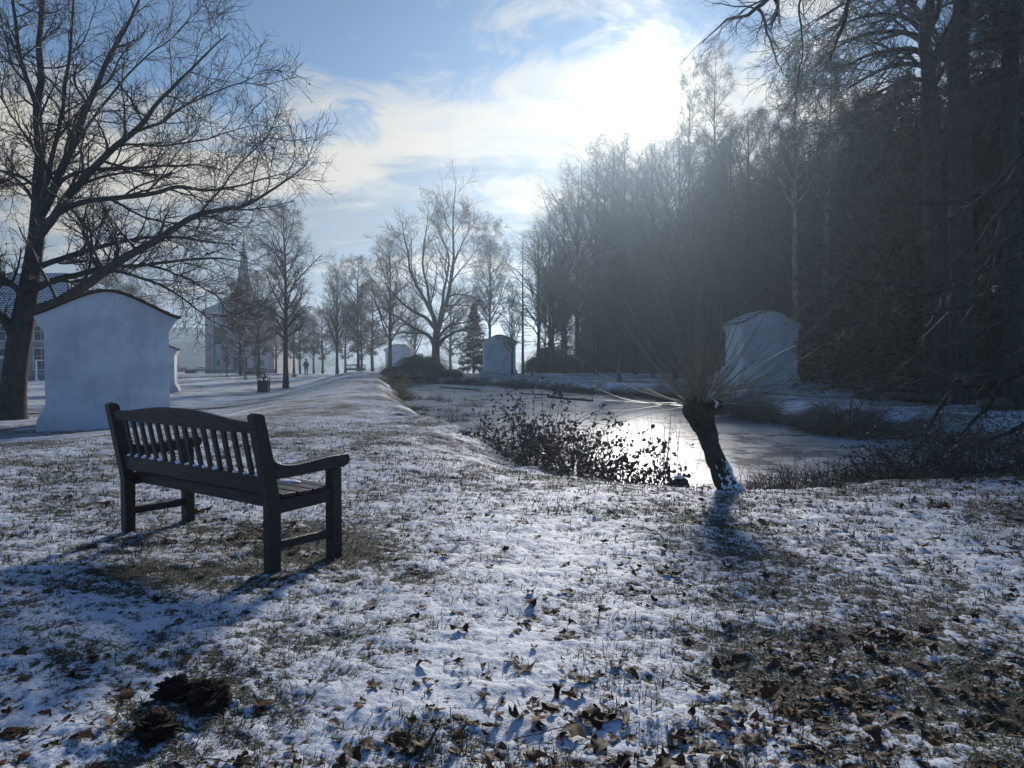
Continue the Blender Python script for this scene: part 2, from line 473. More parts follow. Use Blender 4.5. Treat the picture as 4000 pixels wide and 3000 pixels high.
def ground_z(x, y):
    x = np.atleast_1d(np.asarray(x, float)); y = np.atleast_1d(np.asarray(y, float))
    xc = crest_x(y)
    zc = np.interp(y, [4, 12, 20, 30, 50, 58, 68, 80], [0.02, .0, -.02, -.03, .14, .15, -.2, -.72])
    zl = np.interp(y, [2, 6, 10, 18, 30, 43, 50, 70, 100, 140], [.0, -.08, -.22, -.50, -.66, -.78, -.70, -.72, -1.05, -2.0])
    wd = np.interp(y, [4, 10, 20, 30, 50, 75], [16, 13, 7.5, 5.2, 4.6, 8])
    tl = sstep(0, 1, (xc - x) / wd)
    zr = np.interp(y, [4, 10, 14, 30, 36, 55, 69, 100, 140], [0.0, -.06, -.10, -.05, -.05, -.22, -.32, -.6, -2.0])
    tr_ = sstep(0, 1, (x - xc) / 4.0)
    z = zc * (1 - tl) + zl * tl
    z = z * (1 - tr_) + zr * tr_
    # the slope falls away a little to the right of the bench and towards the willow
    z = z - .10 * sstep(.5, 4, x) * sstep(12, 5, y)
    far = sstep(70, 100, y)
    z = z * (1 - far) + np.interp(y, [70, 100, 140], [-.6, -1.0, -1.9]) * far
    # pond basin and its banks
    m = (x > -14) & (x < 16) & (y > 5) & (y < 60)
    sd = np.full(x.shape, 9.0)
    if m.any(): sd[m] = pond_dist(x[m], y[m])
    near = sstep(16, 10, y)
    bw = 1.5 + 2.2 * near
    b = sstep(-.35, 1, sd / bw)
    z = np.where(sd < bw, (ZW - .28) * (1 - b) + z * b, z)
    z = np.where(sd < -.2, np.minimum(z, ZW - .2), z)
    # behind the terrace the land drops into a valley, then hills
    v = sstep(150, 240, y); z = z * (1 - v) + v * (-22 + 0 * y)
    hill = sstep(270, 520, y) * (1.0 + .22 * vnoise(x / 260, y / 300, 5) + .08 * vnoise(x / 70, y / 90, 6))
    z = z + hill * (22 + 22.5 * np.interp(x / np.maximum(y, 1), [-.8, -.42, -.30, -.1, .3], [.95, 1.0, .86, .55, .5]))
    return z, sd

def gz(x, y):
    z, _ = ground_z([x], [y]); return float(z[0])

# patches where the snow has gone: under the bench, in the leaf litter
def bareness(x, y):
    def spot(cx, cy, rx, ry, rot=0):
        c, s = math.cos(rot), math.sin(rot); dx, dy = x - cx, y - cy
        return np.exp(-(((dx * c + dy * s) / rx) ** 2 + ((-dx * s + dy * c) / ry) ** 2))
    b = 1.0 * spot(-1.62, 5.35, 1.05, .38, -.65) + .75 * spot(-1.85, 4.5, .5, .25, -.3) + .6 * spot(-.75, 4.75, .4, .22)
    b = b + .85 * spot(1.60, 3.50, .50, .26, .2) + .6 * spot(2.05, 3.0, .45, .22, .3) + .5 * spot(.9, 4.1, .24, .16) + .45 * spot(1.1, 2.9, .28, .15)
    b = b + .7 * spot(-1.2, 2.75, .28, .2) + .5 * spot(-1.8, 3.2, .35, .2) + .45 * spot(-.1, 2.65, .35, .12) + .5 * spot(-2.6, 5.2, .4, .3)
    return b

def micro(x, y):
    "lumps of frozen snow on the turf: (height, snow cover)"
    r = np.hypot(x, y)
    fade = sstep(30, 8, r); fine = sstep(16, 5, r)
    sx = x * .75
    a = fbm(sx, y, .34, 3, 11); c = fbm(sx, y, .10, 3, 21); e = fbm(x, y, .034, 2, 31); big = fbm(x, y, 1.6, 3, 41)
    bare = bareness(x, y) * np.clip(.75 + 1.3 * fbm(x, y, .26, 3, 61), .1, 1.5)
    cov = .60 + .12 * a + .26 * c * fade + .42 * e * fine + .34 * big + .26 * fbm(x, y, .55, 2, 46) - .72 * bare - .11 * sstep(5.5, 11, r) + .08 * sstep(16, 35, r)
    cov = cov - .10 * sstep(.3, 2.5, x) * sstep(9, 3, y) + .14 * sstep(6, 2.2, y) * sstep(2.0, -1, x)
    snow = sstep(.22, .68, cov)
    h = (.026 * a + .008 * c + .002 * e) * fade + snow * (.003 + .002 * c + .003 * e) * fade
    return h, np.clip(cov, -.5, 1.3), bare
# ------------------------------------------------------------------ the ground, one sheet to the hills
def build_ground():
    fine = np.linspace(R(-46), R(46), 900)
    side = np.linspace(R(46), R(314), 76)[1:-1]
    th = np.concatenate([fine, side])
    rr = [0.0, .35, .7, 1.0, 1.3, 1.55, 1.75]
    r = 1.9
    while r < 18: rr.append(r); r *= 1.0042
    while r < 62: rr.append(r); r *= 1.011
    while r < 850: rr.append(r); r *= 1.025
    rr.append(850.0)
    rr = np.array(rr); nr, nt = len(rr), len(th)
    X = rr[:, None] * np.sin(th)[None]; Y = rr[:, None] * np.cos(th)[None]
    x, y = X.ravel(), Y.ravel()
    z, sd = ground_z(x, y); h, cov, bare = micro(x, y)
    wet = sstep(.0, .9, sd)
    z = z + h * wet
    rb = (sd > -.2) & (sd < 3.0)
    z = z + rb * sstep(-.2, .3, sd) * sstep(3.0, .9, sd) * (fbm(x, y, .9, 3, 77) * .11 + np.maximum(fbm(x, y, .42, 2, 78), 0) * .10)
    cov = cov - .5 * sstep(.9, .1, sd)
    i = np.arange(nr - 1)[:, None] * nt; j = np.arange(nt)[None]; j2 = (j + 1) % nt
    q = np.stack(np.broadcast_arrays(i + j2, i + j, i + nt + j, i + nt + j2), -1).reshape(-1, 4)
    q = q[nt:]
    # the innermost ring closes on one point
    me = npmesh('ground', np.stack([x, y, z], 1), q)
    me.attributes.new('snow', 'FLOAT', 'POINT').data.foreach_set('value', cov.astype(np.float32))
    me.attributes.new('bare', 'FLOAT', 'POINT').data.foreach_set('value', np.clip(bare, 0, 1).astype(np.float32))
    o = link('ground', me, None, M['ground']); tag(o, kind='structure')
    return o
build_ground()

def build_ice():
    p = POND; c = p.mean(0)
    nrm = np.roll(p, -1, 0) - np.roll(p, 1, 0); nrm = np.stack([nrm[:, 1], -nrm[:, 0]], 1); nrm /= np.linalg.norm(nrm, axis=1, keepdims=True)
    area = np.sum(p[:, 0] * np.roll(p[:, 1], -1) - np.roll(p[:, 0], -1) * p[:, 1])
    p = p + nrm * (.9 if area > 0 else -.9)
    bm = bmesh.new()
    bm.faces.new([bm.verts.new((a, b, ZW)) for a, b in p])
    bmesh.ops.recalc_face_normals(bm, faces=bm.faces)
    if bm.faces[:][0].normal.z < 0: bmesh.ops.reverse_faces(bm, faces=bm.faces)
    me = bpy.data.meshes.new('pond_ice'); bm.to_mesh(me); bm.free()
    o = link('pond_ice', me, None, M['ice']); tag(o, kind='structure')
build_ice()

def ribbon(name, pts, width, K=90, lift=.035):
    c = polyline([(a, b, 0) for a, b in pts], K)[:, :2]
    d = np.gradient(c, axis=0); d /= np.linalg.norm(d, axis=1, keepdims=True); n = np.stack([-d[:, 1], d[:, 0]], 1)
    S = 7; V = []
    ww = width * (1 + .12 * vnoise(np.arange(K) * .31, np.zeros(K), 3))
    for s in np.linspace(-.5, .5, S):
        q = c + n * (s * ww)[:, None]; z, _ = ground_z(q[:, 0], q[:, 1]); V.append(np.column_stack([q, z + lift]))
    V = np.stack(V, 1).reshape(-1, 3)
    i = np.arange(K - 1)[:, None] * S; j = np.arange(S - 1)[None]
    q = np.stack([i + j, i + S + j, i + S + j + 1, i + j + 1], -1).reshape(-1, 4)
    o = link(name, npmesh(name, V, q), None, M['path']); tag(o, kind='structure')
ribbon('path', [(-30, 24), (-20, 24.5), (-14, 26), (-11, 28.5), (-9.4, 31)], 1.1)
ribbon('path', [(-9, 64), (-5, 58), (0, 54), (3.5, 49), (7.2, 41), (9.2, 33), (10.6, 25)], 1.5)
# ------------------------------------------------------------------ buildings
def prism(name, prof, y0, y1, mat, parent, cap=True):
    "a closed outline (x, z) carried from y0 to y1"
    bm = bmesh.new()
    a = [bm.verts.new((x, y0, z)) for x, z in prof]; b = [bm.verts.new((x, y1, z)) for x, z in prof]
    n = len(prof)
    for i in range(n): bm.faces.new((a[i], a[(i + 1) % n], b[(i + 1) % n], b[i]))
    if cap: bm.faces.new(list(reversed(a))); bm.faces.new(b)
    bmesh.ops.recalc_face_normals(bm, faces=bm.faces)
    me = bpy.data.meshes.new(name); bm.to_mesh(me); bm.free()
    return link(name, me, parent, mat)

def boxes(name, specs, mat, parent, bevel=.0, seg=1):
    "specs: (x0,x1,y0,y1,z0,z1) or (centre, size, rotation matrix)"
    bm = bmesh.new()
    for s in specs:
        if len(s) == 6:
            x0, x1, y0, y1, z0, z1 = s; mt = Matrix.Translation(((x0 + x1) / 2, (y0 + y1) / 2, (z0 + z1) / 2)) @ Matrix.Diagonal((x1 - x0, y1 - y0, z1 - z0, 1))
        else:
            c, sz, rot = s; mt = Matrix.Translation(c) @ rot.to_4x4() @ Matrix.Diagonal((*sz, 1))
        bmesh.ops.create_cube(bm, size=1, matrix=mt)
    if bevel: bmesh.ops.bevel(bm, geom=bm.edges[:], offset=bevel, segments=seg, affect='EDGES', profile=.5)
    me = bpy.data.meshes.new(name); bm.to_mesh(me); bm.free()
    return link(name, me, parent, mat)

def roof_curve(W, ze, H, n=61):
    "bell-shaped gable line from eave to eave"
    t = np.linspace(-1, 1, n); a = np.abs(t)
    f = np.interp(a, [0, .07, .15, .3, .57, .78, .9, 1.0], [1, .985, .95, .82, .50, .22, .085, 0])
    f = np.convolve(np.pad(f, 4, mode='edge'), np.ones(9) / 9, 'valid')
    f = (f - f[0]) / (f.max() - f[0])
    return t * W, ze + (H - ze) * f

def chapel(label, loc, rz, W, D, H, wing=False, seed=1):
    hw = W / 2; ze = H * .815; ew = hw + .25
    t = thing('chapel', label, 'chapel', loc, rz, 'white wayside chapels round the pond')
    rx, rzz = roof_curve(ew, ze, H)
    low = [(hw + .22, -.5), (hw + .20, .12), (hw + .13, .30), (hw + .05, .42), (hw + .02, .50), (hw, .6), (hw, ze - .36), (hw + .03, ze - .28), (hw + .10, ze - .18), (hw + .16, ze - .08), (hw + .20, ze - .01)]
    top = [(x, z) for x, z in zip(rx[::-1], rzz[::-1]) if abs(x) < hw + .12]
    prof = [(-x, z) for x, z in reversed(low)]
    prof = [(x, z) for x, z in low] + top + [(-x, z) for x, z in reversed(low)]
    wall = prism('wall', prof, 0, D, M['lime'], t)
    bpy.context.view_layer.update()
    # tiled roof sheet with stepped courses
    nu, nv = 97, 61
    rx, rz2 = roof_curve(ew + .03, ze + .01, H + .015, nu)
    s = np.concatenate([[0], np.cumsum(np.hypot(np.diff(rx), np.diff(rz2)))]); mid = s[nu // 2]
    dist = np.abs(s - mid); saw = (dist / .30) % 1.0
    v = np.linspace(-.09, D + .12, nv)
    U, V_ = np.meshgrid(np.arange(nu), v, indexing='ij')
    wave = np.abs(np.sin(V_ / .19 * np.pi))
    Z = rz2[U] + .028 + .024 * saw[U] + .022 * wave
    top_ = np.stack([rx[U], V_, Z], -1).reshape(-1, 3); bot = np.stack([rx[U], V_, rz2[U] - .0 * wave], -1).reshape(-1, 3)
    verts = np.concatenate([top_, bot]); n = nu * nv
    i = np.arange(nu - 1)[:, None] * nv; j = np.arange(nv - 1)[None]
    q = np.stack([i + j, i + j + 1, i + nv + j + 1, i + nv + j], -1).reshape(-1, 4)
    q2 = q[:, ::-1] + n
    rim = []
    for a in range(nu - 1):
        for c in (0, nv - 1):
            rim.append((a * nv + c, (a + 1) * nv + c, (a + 1) * nv + c + n, a * nv + c + n))
    for c in range(nv - 1):
        for a in (0, nu - 1):
            rim.append((a * nv + c, a * nv + c + 1, a * nv + c + 1 + n, a * nv + c + n))
    me = npmesh('roof', verts, np.concatenate([q, q2, np.array(rim)]), smooth=False)
    rng = np.random.default_rng(seed)
    sn = np.concatenate([(1 - saw[U]) * .62 + (1 - wave) * .5, np.zeros((nu, nv)) - 1], 0).ravel()
    sn[0:n].reshape(nu, nv)[:, 0] = -1
    me.attributes.new('snow', 'FLOAT', 'POINT').data.foreach_set('value', sn.astype(np.float32))
    link('roof', me, t, M['shrine_roof'])
    # the open side, turned to the path: an arched niche in the far wall
    arch = [(-hw * .55, .5)] + [(hw * .55 * math.cos(a), H * .5 + hw * .55 * math.sin(a)) for a in np.linspace(math.pi, 0, 14)] + [(hw * .55, .5)]
    prism('niche', arch, D + .003, D + .02, M['door'], t)
    if wing:
        prism('wing_wall', [(-hw - .85, -.4), (-hw - .85, .45), (-hw + .02, 1.15), (-hw + .02, -.4)], D * .55, D * .55 + .3, M['lime'], t)
    return t

c = P(415, 1663, 18.9)
LC = chapel('broad white plastered chapel with a curved gable standing behind the wooden bench', (c.x + .1, c.y, -.50), R(31), 2.72, 2.6, 3.36, seed=1)
c = P(672, 1500, 43.5)
chapel('white chapel mostly hidden behind the broad chapel beside the oak', (c.x - 1.32, c.y, -.80), R(20), 2.7, 2.5, 3.0, seed=2)
c = P(3008, 1505, 36.0)
chapel('white chapel with snowy tiles and a low wing wall behind the pollard willow', (c.x, c.y, gz(c.x, c.y)), R(2), 2.6, 2.6, 3.45, wing=True, seed=3)
c = P(1952, 1462, 68.5)
chapel('small white chapel on the far bank beside the dark fir', (c.x, c.y, gz(c.x, c.y)), R(4), 2.85, 2.5, 3.45, seed=4)
c = P(1552, 1452, 92.0)
chapel('distant white chapel half hidden by the dark bush at the end of the pond', (c.x, c.y, gz(c.x, c.y)), R(-6), 2.9, 2.5, 3.5, seed=5)

def window(parent, x, z, w, h, y, mat_frame='paint_white', cross=True):
    "a framed window on a wall that faces -y"
    f = boxes('window', [(x - w / 2 - .09, x - w / 2, y - .05, y + .02, z, z + h), (x + w / 2, x + w / 2 + .09, y - .05, y + .02, z, z + h),
                         (x - w / 2 - .09, x + w / 2 + .09, y - .05, y + .02, z + h, z + h + .09), (x - w / 2 - .12, x + w / 2 + .12, y - .09, y + .02, z - .09, z)]
              + ([(x - .025, x + .025, y - .035, y + .02, z, z + h), (x - w / 2, x - .025, y - .033, y + .02, z + h * .62, z + h * .62 + .05), (x + .025, x + w / 2, y - .033, y + .02, z + h * .62, z + h * .62 + .05)] if cross else []), M[mat_frame], parent)
    boxes('pane', [(x - w / 2, x + w / 2, y - .012, y + .015, z, z + h)], M['glass_dark'], f)
    return f

def uv_roof(name, faces, mat, parent, thick=.0):
    "roof planes given as point lists; UVs in metres along and down the slope"
    bm = bmesh.new(); uv = bm.loops.layers.uv.new('UVMap')
    for f in faces:
        vs = [bm.verts.new(p) for p in f]; fc = bm.faces.new(vs); fc.normal_update(); nn = fc.normal
        if nn.z < 0: fc.normal_flip(); fc.normal_update(); nn = fc.normal
        ax = Vector((0, 0, 1)).cross(nn); ax = ax.normalized() if ax.length > 1e-4 else Vector((1, 0, 0)); dn = nn.cross(ax)
        for l in fc.loops: l[uv].uv = (l.vert.co.dot(ax), l.vert.co.dot(dn))
    me = bpy.data.meshes.new(name); bm.to_mesh(me); bm.free()
    return link(name, me, parent, mat)

# the house with the snowy tiled roof, far left
hx0, hx1, hy = -44.0, -37.2, 64.0
hz = -.95
house = thing('house', 'cream house under a large snow-dusted tiled roof behind the oak trunk', 'house', (-40, hy, hz))
def H_(x0, x1, y0, y1, z0, z1): return (x0, x1, y0, y1, z0, z1)
boxes('wall', [(-14, 3.0, 0, 11, -.6, 5.2)], M['cream'], house)
boxes('plinth', [(-14.05, 3.05, -.06, -.003, -.6, .62)], M['stone'], house)
boxes('cornice', [(-14.2, 3.2, -.25, -.003, 4.95, 5.25)], M['church'], house)
e = .45; zr = 9.7
A_ = (-14, -e, 5.25); B_ = (3.0 + e, -e, 5.25); C_ = (3.0 + e, 11 + e, 5.25); D_ = (-14, 11 + e, 5.25); E_ = (-14, 5.5, zr); G_ = (.1, 5.5, zr)
uv_roof('roof', [[A_, B_, G_, E_], [B_, C_, G_], [C_, D_, E_, G_]], M['house_roof'], house)
boxes('chimney', [(1.35, 2.15, 4.2, 5.0, 6.3, 8.95), (1.28, 2.22, 4.13, 5.07, 8.95, 9.08)], M['cream'], house)
for wx in (-11, -8.2, -5.4, -2.6, .9): window(house, wx, 1.15, 1.25, 1.7, 0)
for wx in (-11, -8.2, -5.4, -2.6, .9): window(house, wx, 3.55, 1.1, 1.15, 0)

# the church with its spire
cz = -1.85; cy = 128.0
ch = thing('church', 'pale church with pinkish pilasters and a slim dark spire behind the lindens', 'church', (P(938, 1460, cy).x, cy, cz), R(4))
w0 = 5.6
boxes('wall', [(-w0, w0, 0, 18, -1, 10.6)], M['church'], ch)
boxes('plinth', [(-w0 - .12, w0 + .12, -.14, -.003, -1, .9)], M['stone'], ch)
boxes('string_course', [(-w0 - .08, w0 + .08, -.12, -.003, 3.6, 3.85)], M['church'], ch)
boxes('cornice', [(-w0 - .4, w0 + .4, -.4, -.003, 10.15, 10.65), (-w0 - .4, -w0 - .003, -.003, 18.2, 10.15, 10.65)], M['church'], ch)
for x0, x1 in ((-5.58, -4.7), (-2.95, -2.05), (2.05, 2.95), (4.7, 5.58)):
    boxes('pilaster', [(x0, x1, -.10, -.003, .9, 3.6), (x0, x1, -.10, -.003, 3.85, 10.15)], M['pink'], ch)
boxes('drainpipe', [(-4.15, -4.02, -.2, -.06, -1, 10.1)], M['metal_dark'], ch)
window(ch, -3.5, 1.5, .5, .9, -.01, 'stone', False); window(ch, 3.6, 1.5, .5, .9, -.01, 'stone', False)
window(ch, -3.5, 5.2, 1.0, 2.6, -.01, 'stone'); window(ch, 3.5, 5.2, 1.0, 2.6, -.01, 'stone'); window(ch, 0, 6.2, 1.2, 2.4, -.01, 'stone')
dr = boxes('door', [(-1.1, 1.1, -.10, -.003, -.4, 2.9)], M['door'], ch)
rz0, rz1 = 10.65, 14.1; q = w0 + .55
A_ = (-q, -.55, rz0); B_ = (q, -.55, rz0); C_ = (q, 18.6, rz0); D_ = (-q, 18.6, rz0); E_ = (0, 4.2, rz1); G_ = (0, 14, rz1)
uv_roof('roof', [[A_, B_, E_], [B_, C_, G_, E_], [C_, D_, G_], [D_, A_, E_, G_]], M['copper'], ch)
tw = bmesh.new()
def loft(bm, secs, n=8, rot=math.pi / 8, cx=0, cy=0):
    prev = None
    for z, r in secs:
        ring = [bm.verts.new((cx + r * math.cos(rot + 2 * math.pi * k / n), cy + r * math.sin(rot + 2 * math.pi * k / n), z)) for k in range(n)]
        if prev:
            for k in range(n): bm.faces.new((prev[k], prev[(k + 1) % n], ring[(k + 1) % n], ring[k]))
        prev = ring
    bm.faces.new(prev)
loft(tw, [(10.7, 2.6), (12.7, 2.6), (12.75, 2.85), (13.0, 2.85), (13.05, 2.45)], 4, math.pi / 4, 0, 3.2)
me = bpy.data.meshes.new('tower'); tw.to_mesh(me); tw.free(); link('tower', me, ch, M['pink'])
tw = bmesh.new()
loft(tw, [(13.05, 2.4), (13.5, 2.2), (14.3, 1.55), (15.0, 1.25), (15.4, 1.15), (18.6, .72), (20.2, .52), (20.4, .62), (20.6, .45), (23.0, .10), (24.2, .03)], 8, math.pi / 8, 0, 3.2)
me = bpy.data.meshes.new('spire'); tw.to_mesh(me); tw.free(); link('spire', me, ch, M['slate'])

# a gate pillar with a snowy cap at the left edge, and a white post frame before the house
gp = thing('gate_pillar', 'grey stone pillar with a snowy cap standing left of the oak trunk', 'pillar', (P(-6, 1500, 33).x, 33, gz(P(-6, 1500, 33).x, 33)), R(8))
boxes('shaft', [(-.32, .32, -.32, .32, -.3, 1.72)], M['stone'], gp, .02)
boxes('cap', [(-.42, .42, -.42, .42, 1.72, 1.86)], M['stone'], gp, .02)
boxes('snow_cap', [(-.40, .40, -.40, .40, 1.863, 1.95)], M['snow'], gp, .04, 2)
px_, py_ = P(142, 1490, 58).x, 58.0
wf = thing('post_frame', 'thin white post with a crossbar standing on the lawn before the house', 'post', (px_, py_, gz(px_, py_)), R(5))
boxes('post', [(-.05, .05, -.05, .05, -.2, 1.62)], M['paint_white'], wf, .01)
boxes('crossbar', [(-.12, .62, -.05, .05, 1.62, 1.72)], M['paint_white'], wf, .01)
boxes('brace', [((.2, 0, .12), (.06, .06, .55), Matrix.Rotation(R(-55), 3, 'Y'))], M['paint_white'], wf)
# ------------------------------------------------------------------ the bench
def plank(name, side, x0, x1, mat, parent, bevel=.006):
    "outline in (y, z) carried along x"
    bm = bmesh.new()
    a = [bm.verts.new((x0, y, z)) for y, z in side]; b = [bm.verts.new((x1, y, z)) for y, z in side]
    n = len(side)
    for i in range(n): bm.faces.new((a[i], a[(i + 1) % n], b[(i + 1) % n], b[i]))
    bm.faces.new(list(reversed(a))); bm.faces.new(b)
    bmesh.ops.recalc_face_normals(bm, faces=bm.faces)
    if bevel:
        ed = [e for e in bm.edges if e.calc_face_angle(0) > R(35)]
        bmesh.ops.bevel(bm, geom=ed, offset=bevel, segments=2, affect='EDGES', profile=.5)
    me = bpy.data.meshes.new(name); bm.to_mesh(me); bm.free()
    return link(name, me, parent, mat)

def make_bench(label, loc, rz, group=None):
    t = thing('park_bench', label, 'bench', loc, rz, group)
    L = 1.80; hx = L / 2; w = .075
    wd = M['wood']
    rake = lambda z: -.10 * max(0, (z - .42)) / .5
    for s in (-1, 1):
        cx = s * (hx - w / 2)
        side = [(-.04, -.03), (.035, -.03), (.04, .40), (.045 + rake(.70), .70), (.038 + rake(.94), .935)]
        arc = [(.035 * math.cos(a) + rake(.94), .935 + .022 * math.sin(a)) for a in np.linspace(.25, math.pi - .25, 7)]
        side = side + arc + [(-.038 + rake(.94), .935), (-.04 + rake(.70), .70), (-.04, .40)]
        plank('rear_post', side, cx - w / 2, cx + w / 2, wd, t, .008)
        plank('front_leg', [(.425, -.03), (.50, -.03), (.50, .575), (.425, .575)], cx - w / 2, cx + w / 2, wd, t, .006)
        # the scooped armrest
        top = [(.0, .668), (.03, .652), (.08, .638), (.14, .634), (.22, .640), (.32, .650), (.43, .658), (.50, .660)]
        end = [(.545 + .022 * math.cos(a), .624 + .036 * math.sin(a)) for a in np.linspace(1.45, -1.3, 8)]
        bot = [(.52, .578), (.40, .574), (.22, .566), (.10, .560), (.0, .566)]
        plank('armrest', top + end + bot, cx - .042, cx + .042, wd, t, .008)
        plank('seat_side', [(.041, .352), (.424, .368), (.424, .443), (.041, .437)], cx - .028, cx + .028, wd, t, .004)
        plank('stretcher', [(.036, .135), (.424, .135), (.424, .187), (.036, .187)], cx - .022, cx + .022, wd, t, .004)
    ix = hx - w - .001
    # humped top rail
    n = 40; xs = np.linspace(-ix, ix, n); up = .880 + .022 + .05 * sstep(1.0, .12, np.abs(xs) / ix)
    bm = bmesh.new(); rings = []
    for x, u in zip(xs, up):
        y0 = rake(.9)
        pr = [(-.022 + rake(.83), .835), (.020 + rake(.83), .835), (.022 + rake(.9), u - .012), (.012 + rake(.92), u), (-.014 + rake(.92), u), (-.024 + rake(.9), u - .012)]
        rings.append([bm.verts.new((x, y, z)) for y, z in pr])
    for a, b in zip(rings, rings[1:]):
        for k in range(6): bm.faces.new((a[k], a[(k + 1) % 6], b[(k + 1) % 6], b[k]))
    bm.faces.new(rings[0]); bm.faces.new(list(reversed(rings[-1])))
    bmesh.ops.recalc_face_normals(bm, faces=bm.faces)
    me = bpy.data.meshes.new('top_rail'); bm.to_mesh(me); bm.free(); link('top_rail', me, t, wd)
    plank('bottom_rail', [(-.020 + rake(.48), .472), (.020 + rake(.48), .472), (.018 + rake(.575), .577), (-.022 + rake(.575), .577)], -ix, ix, wd, t, .006)
    for k in range(14):
        x = -ix + (k + 1) * (2 * ix / 15)
        plank('back_slat', [(-.010 + rake(.575), .5775), (.008 + rake(.575), .5775), (.008 + rake(.835), .8345), (-.010 + rake(.835), .8345)], x - .021, x + .021, wd, t, .003)
    for k in range(4):
        y = .052 + k * .115
        plank('seat_slat', [(y, .4445 - .004 * (k % 2)), (y + .1, .4445), (y + .1, .466), (y, .466)], -hx + .006, hx - .006, wd, t, .004) if k < 3 else plank('seat_slat', [(y, .4445), (y + .075, .4445), (y + .075, .466), (y, .466)], -ix, ix, wd, t, .004)
    plank('seat_rail', [(.042, .372), (.072, .372), (.072, .4435), (.042, .4435)], -ix, ix, wd, t, .004)
    plank('seat_rail', [(.44, .372), (.47, .372), (.47, .4435), (.44, .4435)], -ix, ix, wd, t, .004)
    return t

a_ = P(1085, 2243, 4.50); b_ = P(490, 2061, 5.60)
mid = (a_ + b_) / 2
brz = math.atan2(a_.y - b_.y, a_.x - b_.x)
BENCH = make_bench('dark brown wooden bench with slatted back and humped top rail on the snowy foreground turf', (mid.x, mid.y, min(a_.z, b_.z)), brz)
BENCH_Z = min(a_.z, b_.z)

def place(px, py, d): p = P(px, py, d); return p.x, d, gz(p.x, d)
x, y, z = place(998, 1466, 69)
dup(BENCH, (x, y, z), R(-172), 1.0, 'wooden bench with arched back under the lindens beside the church')
x, y, z = place(1390, 1452, 72)
dup(BENCH, (x, y, z), R(12), 1.0, 'bench seen as a low dark back over the snowy bank, by two thin trunks')
x, y, z = place(712, 1460, 132)
dup(BENCH, (x, y, z), R(178), 1.05, 'far terrace bench where the lone standing figure waits')
x, y, z = place(784, 1462, 131)
dup(BENCH, (x, y, z), R(182), 1.1, 'far terrace bench close to the corner of the church')
tb = thing('planter_box', 'low dark box between the two far terrace benches', 'planter', (P(747, 1462, 133).x, 133, gz(P(747, 1462, 133).x, 133)), R(3))
boxes('side', [(-.9, .9, -.4, -.36, -.1, .62), (-.9, .9, .36, .4, -.1, .62), (-.9, -.86, -.36, .36, -.1, .62), (.86, .9, -.36, .36, -.1, .62)], M['wood_grey'], tb)
boxes('rim', [(-.95, .95, -.46, .46, .622, .69)], M['wood_grey'], tb, .01)
boxes('fill', [(-.85, .85, -.355, .355, .0, .6)], M['earth'], tb)

# bin
x, y, z = place(1031, 1541, 43)
bn = thing('litter_bin', 'square dark slatted litter bin with a raised lid on the lawn', 'bin', (x, y, z), R(6))
boxes('body', [(-.26, .26, -.26, .26, .06, .70)], M['wood_grey'], bn, .01)
for k in range(6): boxes('slat', [(-.27 + k * .092, -.27 + k * .092 + .078, -.285, -.261, .05, .72)], M['wood'], bn, .004)
boxes('frame', [(sx * .275 - .015, sx * .275 + .015, sy * .275 - .015, sy * .275 + .015, -.1, .92) for sx in (-1, 1) for sy in (-1, 1)], M['metal_dark'], bn)
boxes('lid', [(-.32, .32, -.32, .32, .92, .945)], M['metal_dark'], bn, .006)
bm = bmesh.new(); loft(bm, [(.71, .05), (.80, .05), (.86, .16), (.90, .17)], 12, 0)
me = bpy.data.meshes.new('ash_bowl'); bm.to_mesh(me); bm.free(); link('ash_bowl', me, bn, M['metal_dark'])

# little leftovers of snow on the seat
def blob_mesh(name, seed, rx, ry, rz, sub=3, amp=.25, mat='snow', flat=True):
    bm = bmesh.new(); bmesh.ops.create_icosphere(bm, subdivisions=sub, radius=1)
    co = np.array([v.co[:] for v in bm.verts])
    n = fbm(co[:, 0] * 1.3 + co[:, 2] * 2.1 + seed * 7.1, co[:, 1] * 1.3 - co[:, 2] * 1.7, .8, 6 if sub > 4 else 4, seed, .72 if sub > 4 else .55)
    for v, k in zip(bm.verts, n):
        s = 1 + amp * k
        v.co = Vector((v.co.x * s * rx, v.co.y * s * ry, v.co.z * s * rz))
    for f in bm.faces: f.smooth = True
    me = bpy.data.meshes.new(name); bm.to_mesh(me); bm.free(); me.materials.append(M[mat]); return me
cb, sb = math.cos(brz), math.sin(brz)
for k, (u, v, s) in enumerate(((.55, .36, .06), (.40, .12, .035), (.15, .11, .045), (-.15, .10, .04))):
    o = link('snow_patch', blob_mesh('snow_patch', 20 + k, s * 1.5, s * .7, .010, 3, .5))
    o.location = (mid.x + cb * u - sb * v, mid.y + sb * u + cb * v, BENCH_Z + .470); o.rotation_euler = (0, 0, brz)
    tag(o, ['small crusted snow patch on the bench seat by the near armrest', 'thin snow smear on the bench seat behind the lower rail near the post', 'oval snow smear on the bench seat behind the middle of the back', 'snow smear on the bench seat past the middle of the back'][k], 'snow patch')

dab = None
rngd = np.random.default_rng(44)
for k in range(15):
    if k in (5, 11): continue
    u = -.825 + .0545 + k * .11 + rngd.normal(0, .008) - .0; v = -.036
    if dab is None: dab = blob_mesh('snow_dab', 71, .032, .017, .013, 3, .5)
    o = link('snow_dab', dab); o.location = (mid.x + cb * u - sb * v, mid.y + sb * u + cb * v, BENCH_Z + .580); o.rotation_euler = (0, 0, brz); o.scale = (rngd.uniform(.5, 1.15), 1, rngd.uniform(.7, 1.4))
    tag(o, 'dab of snow on the lower back rail of the foreground bench', 'snow patch', 'snow dabs along the lower back rail of the bench')

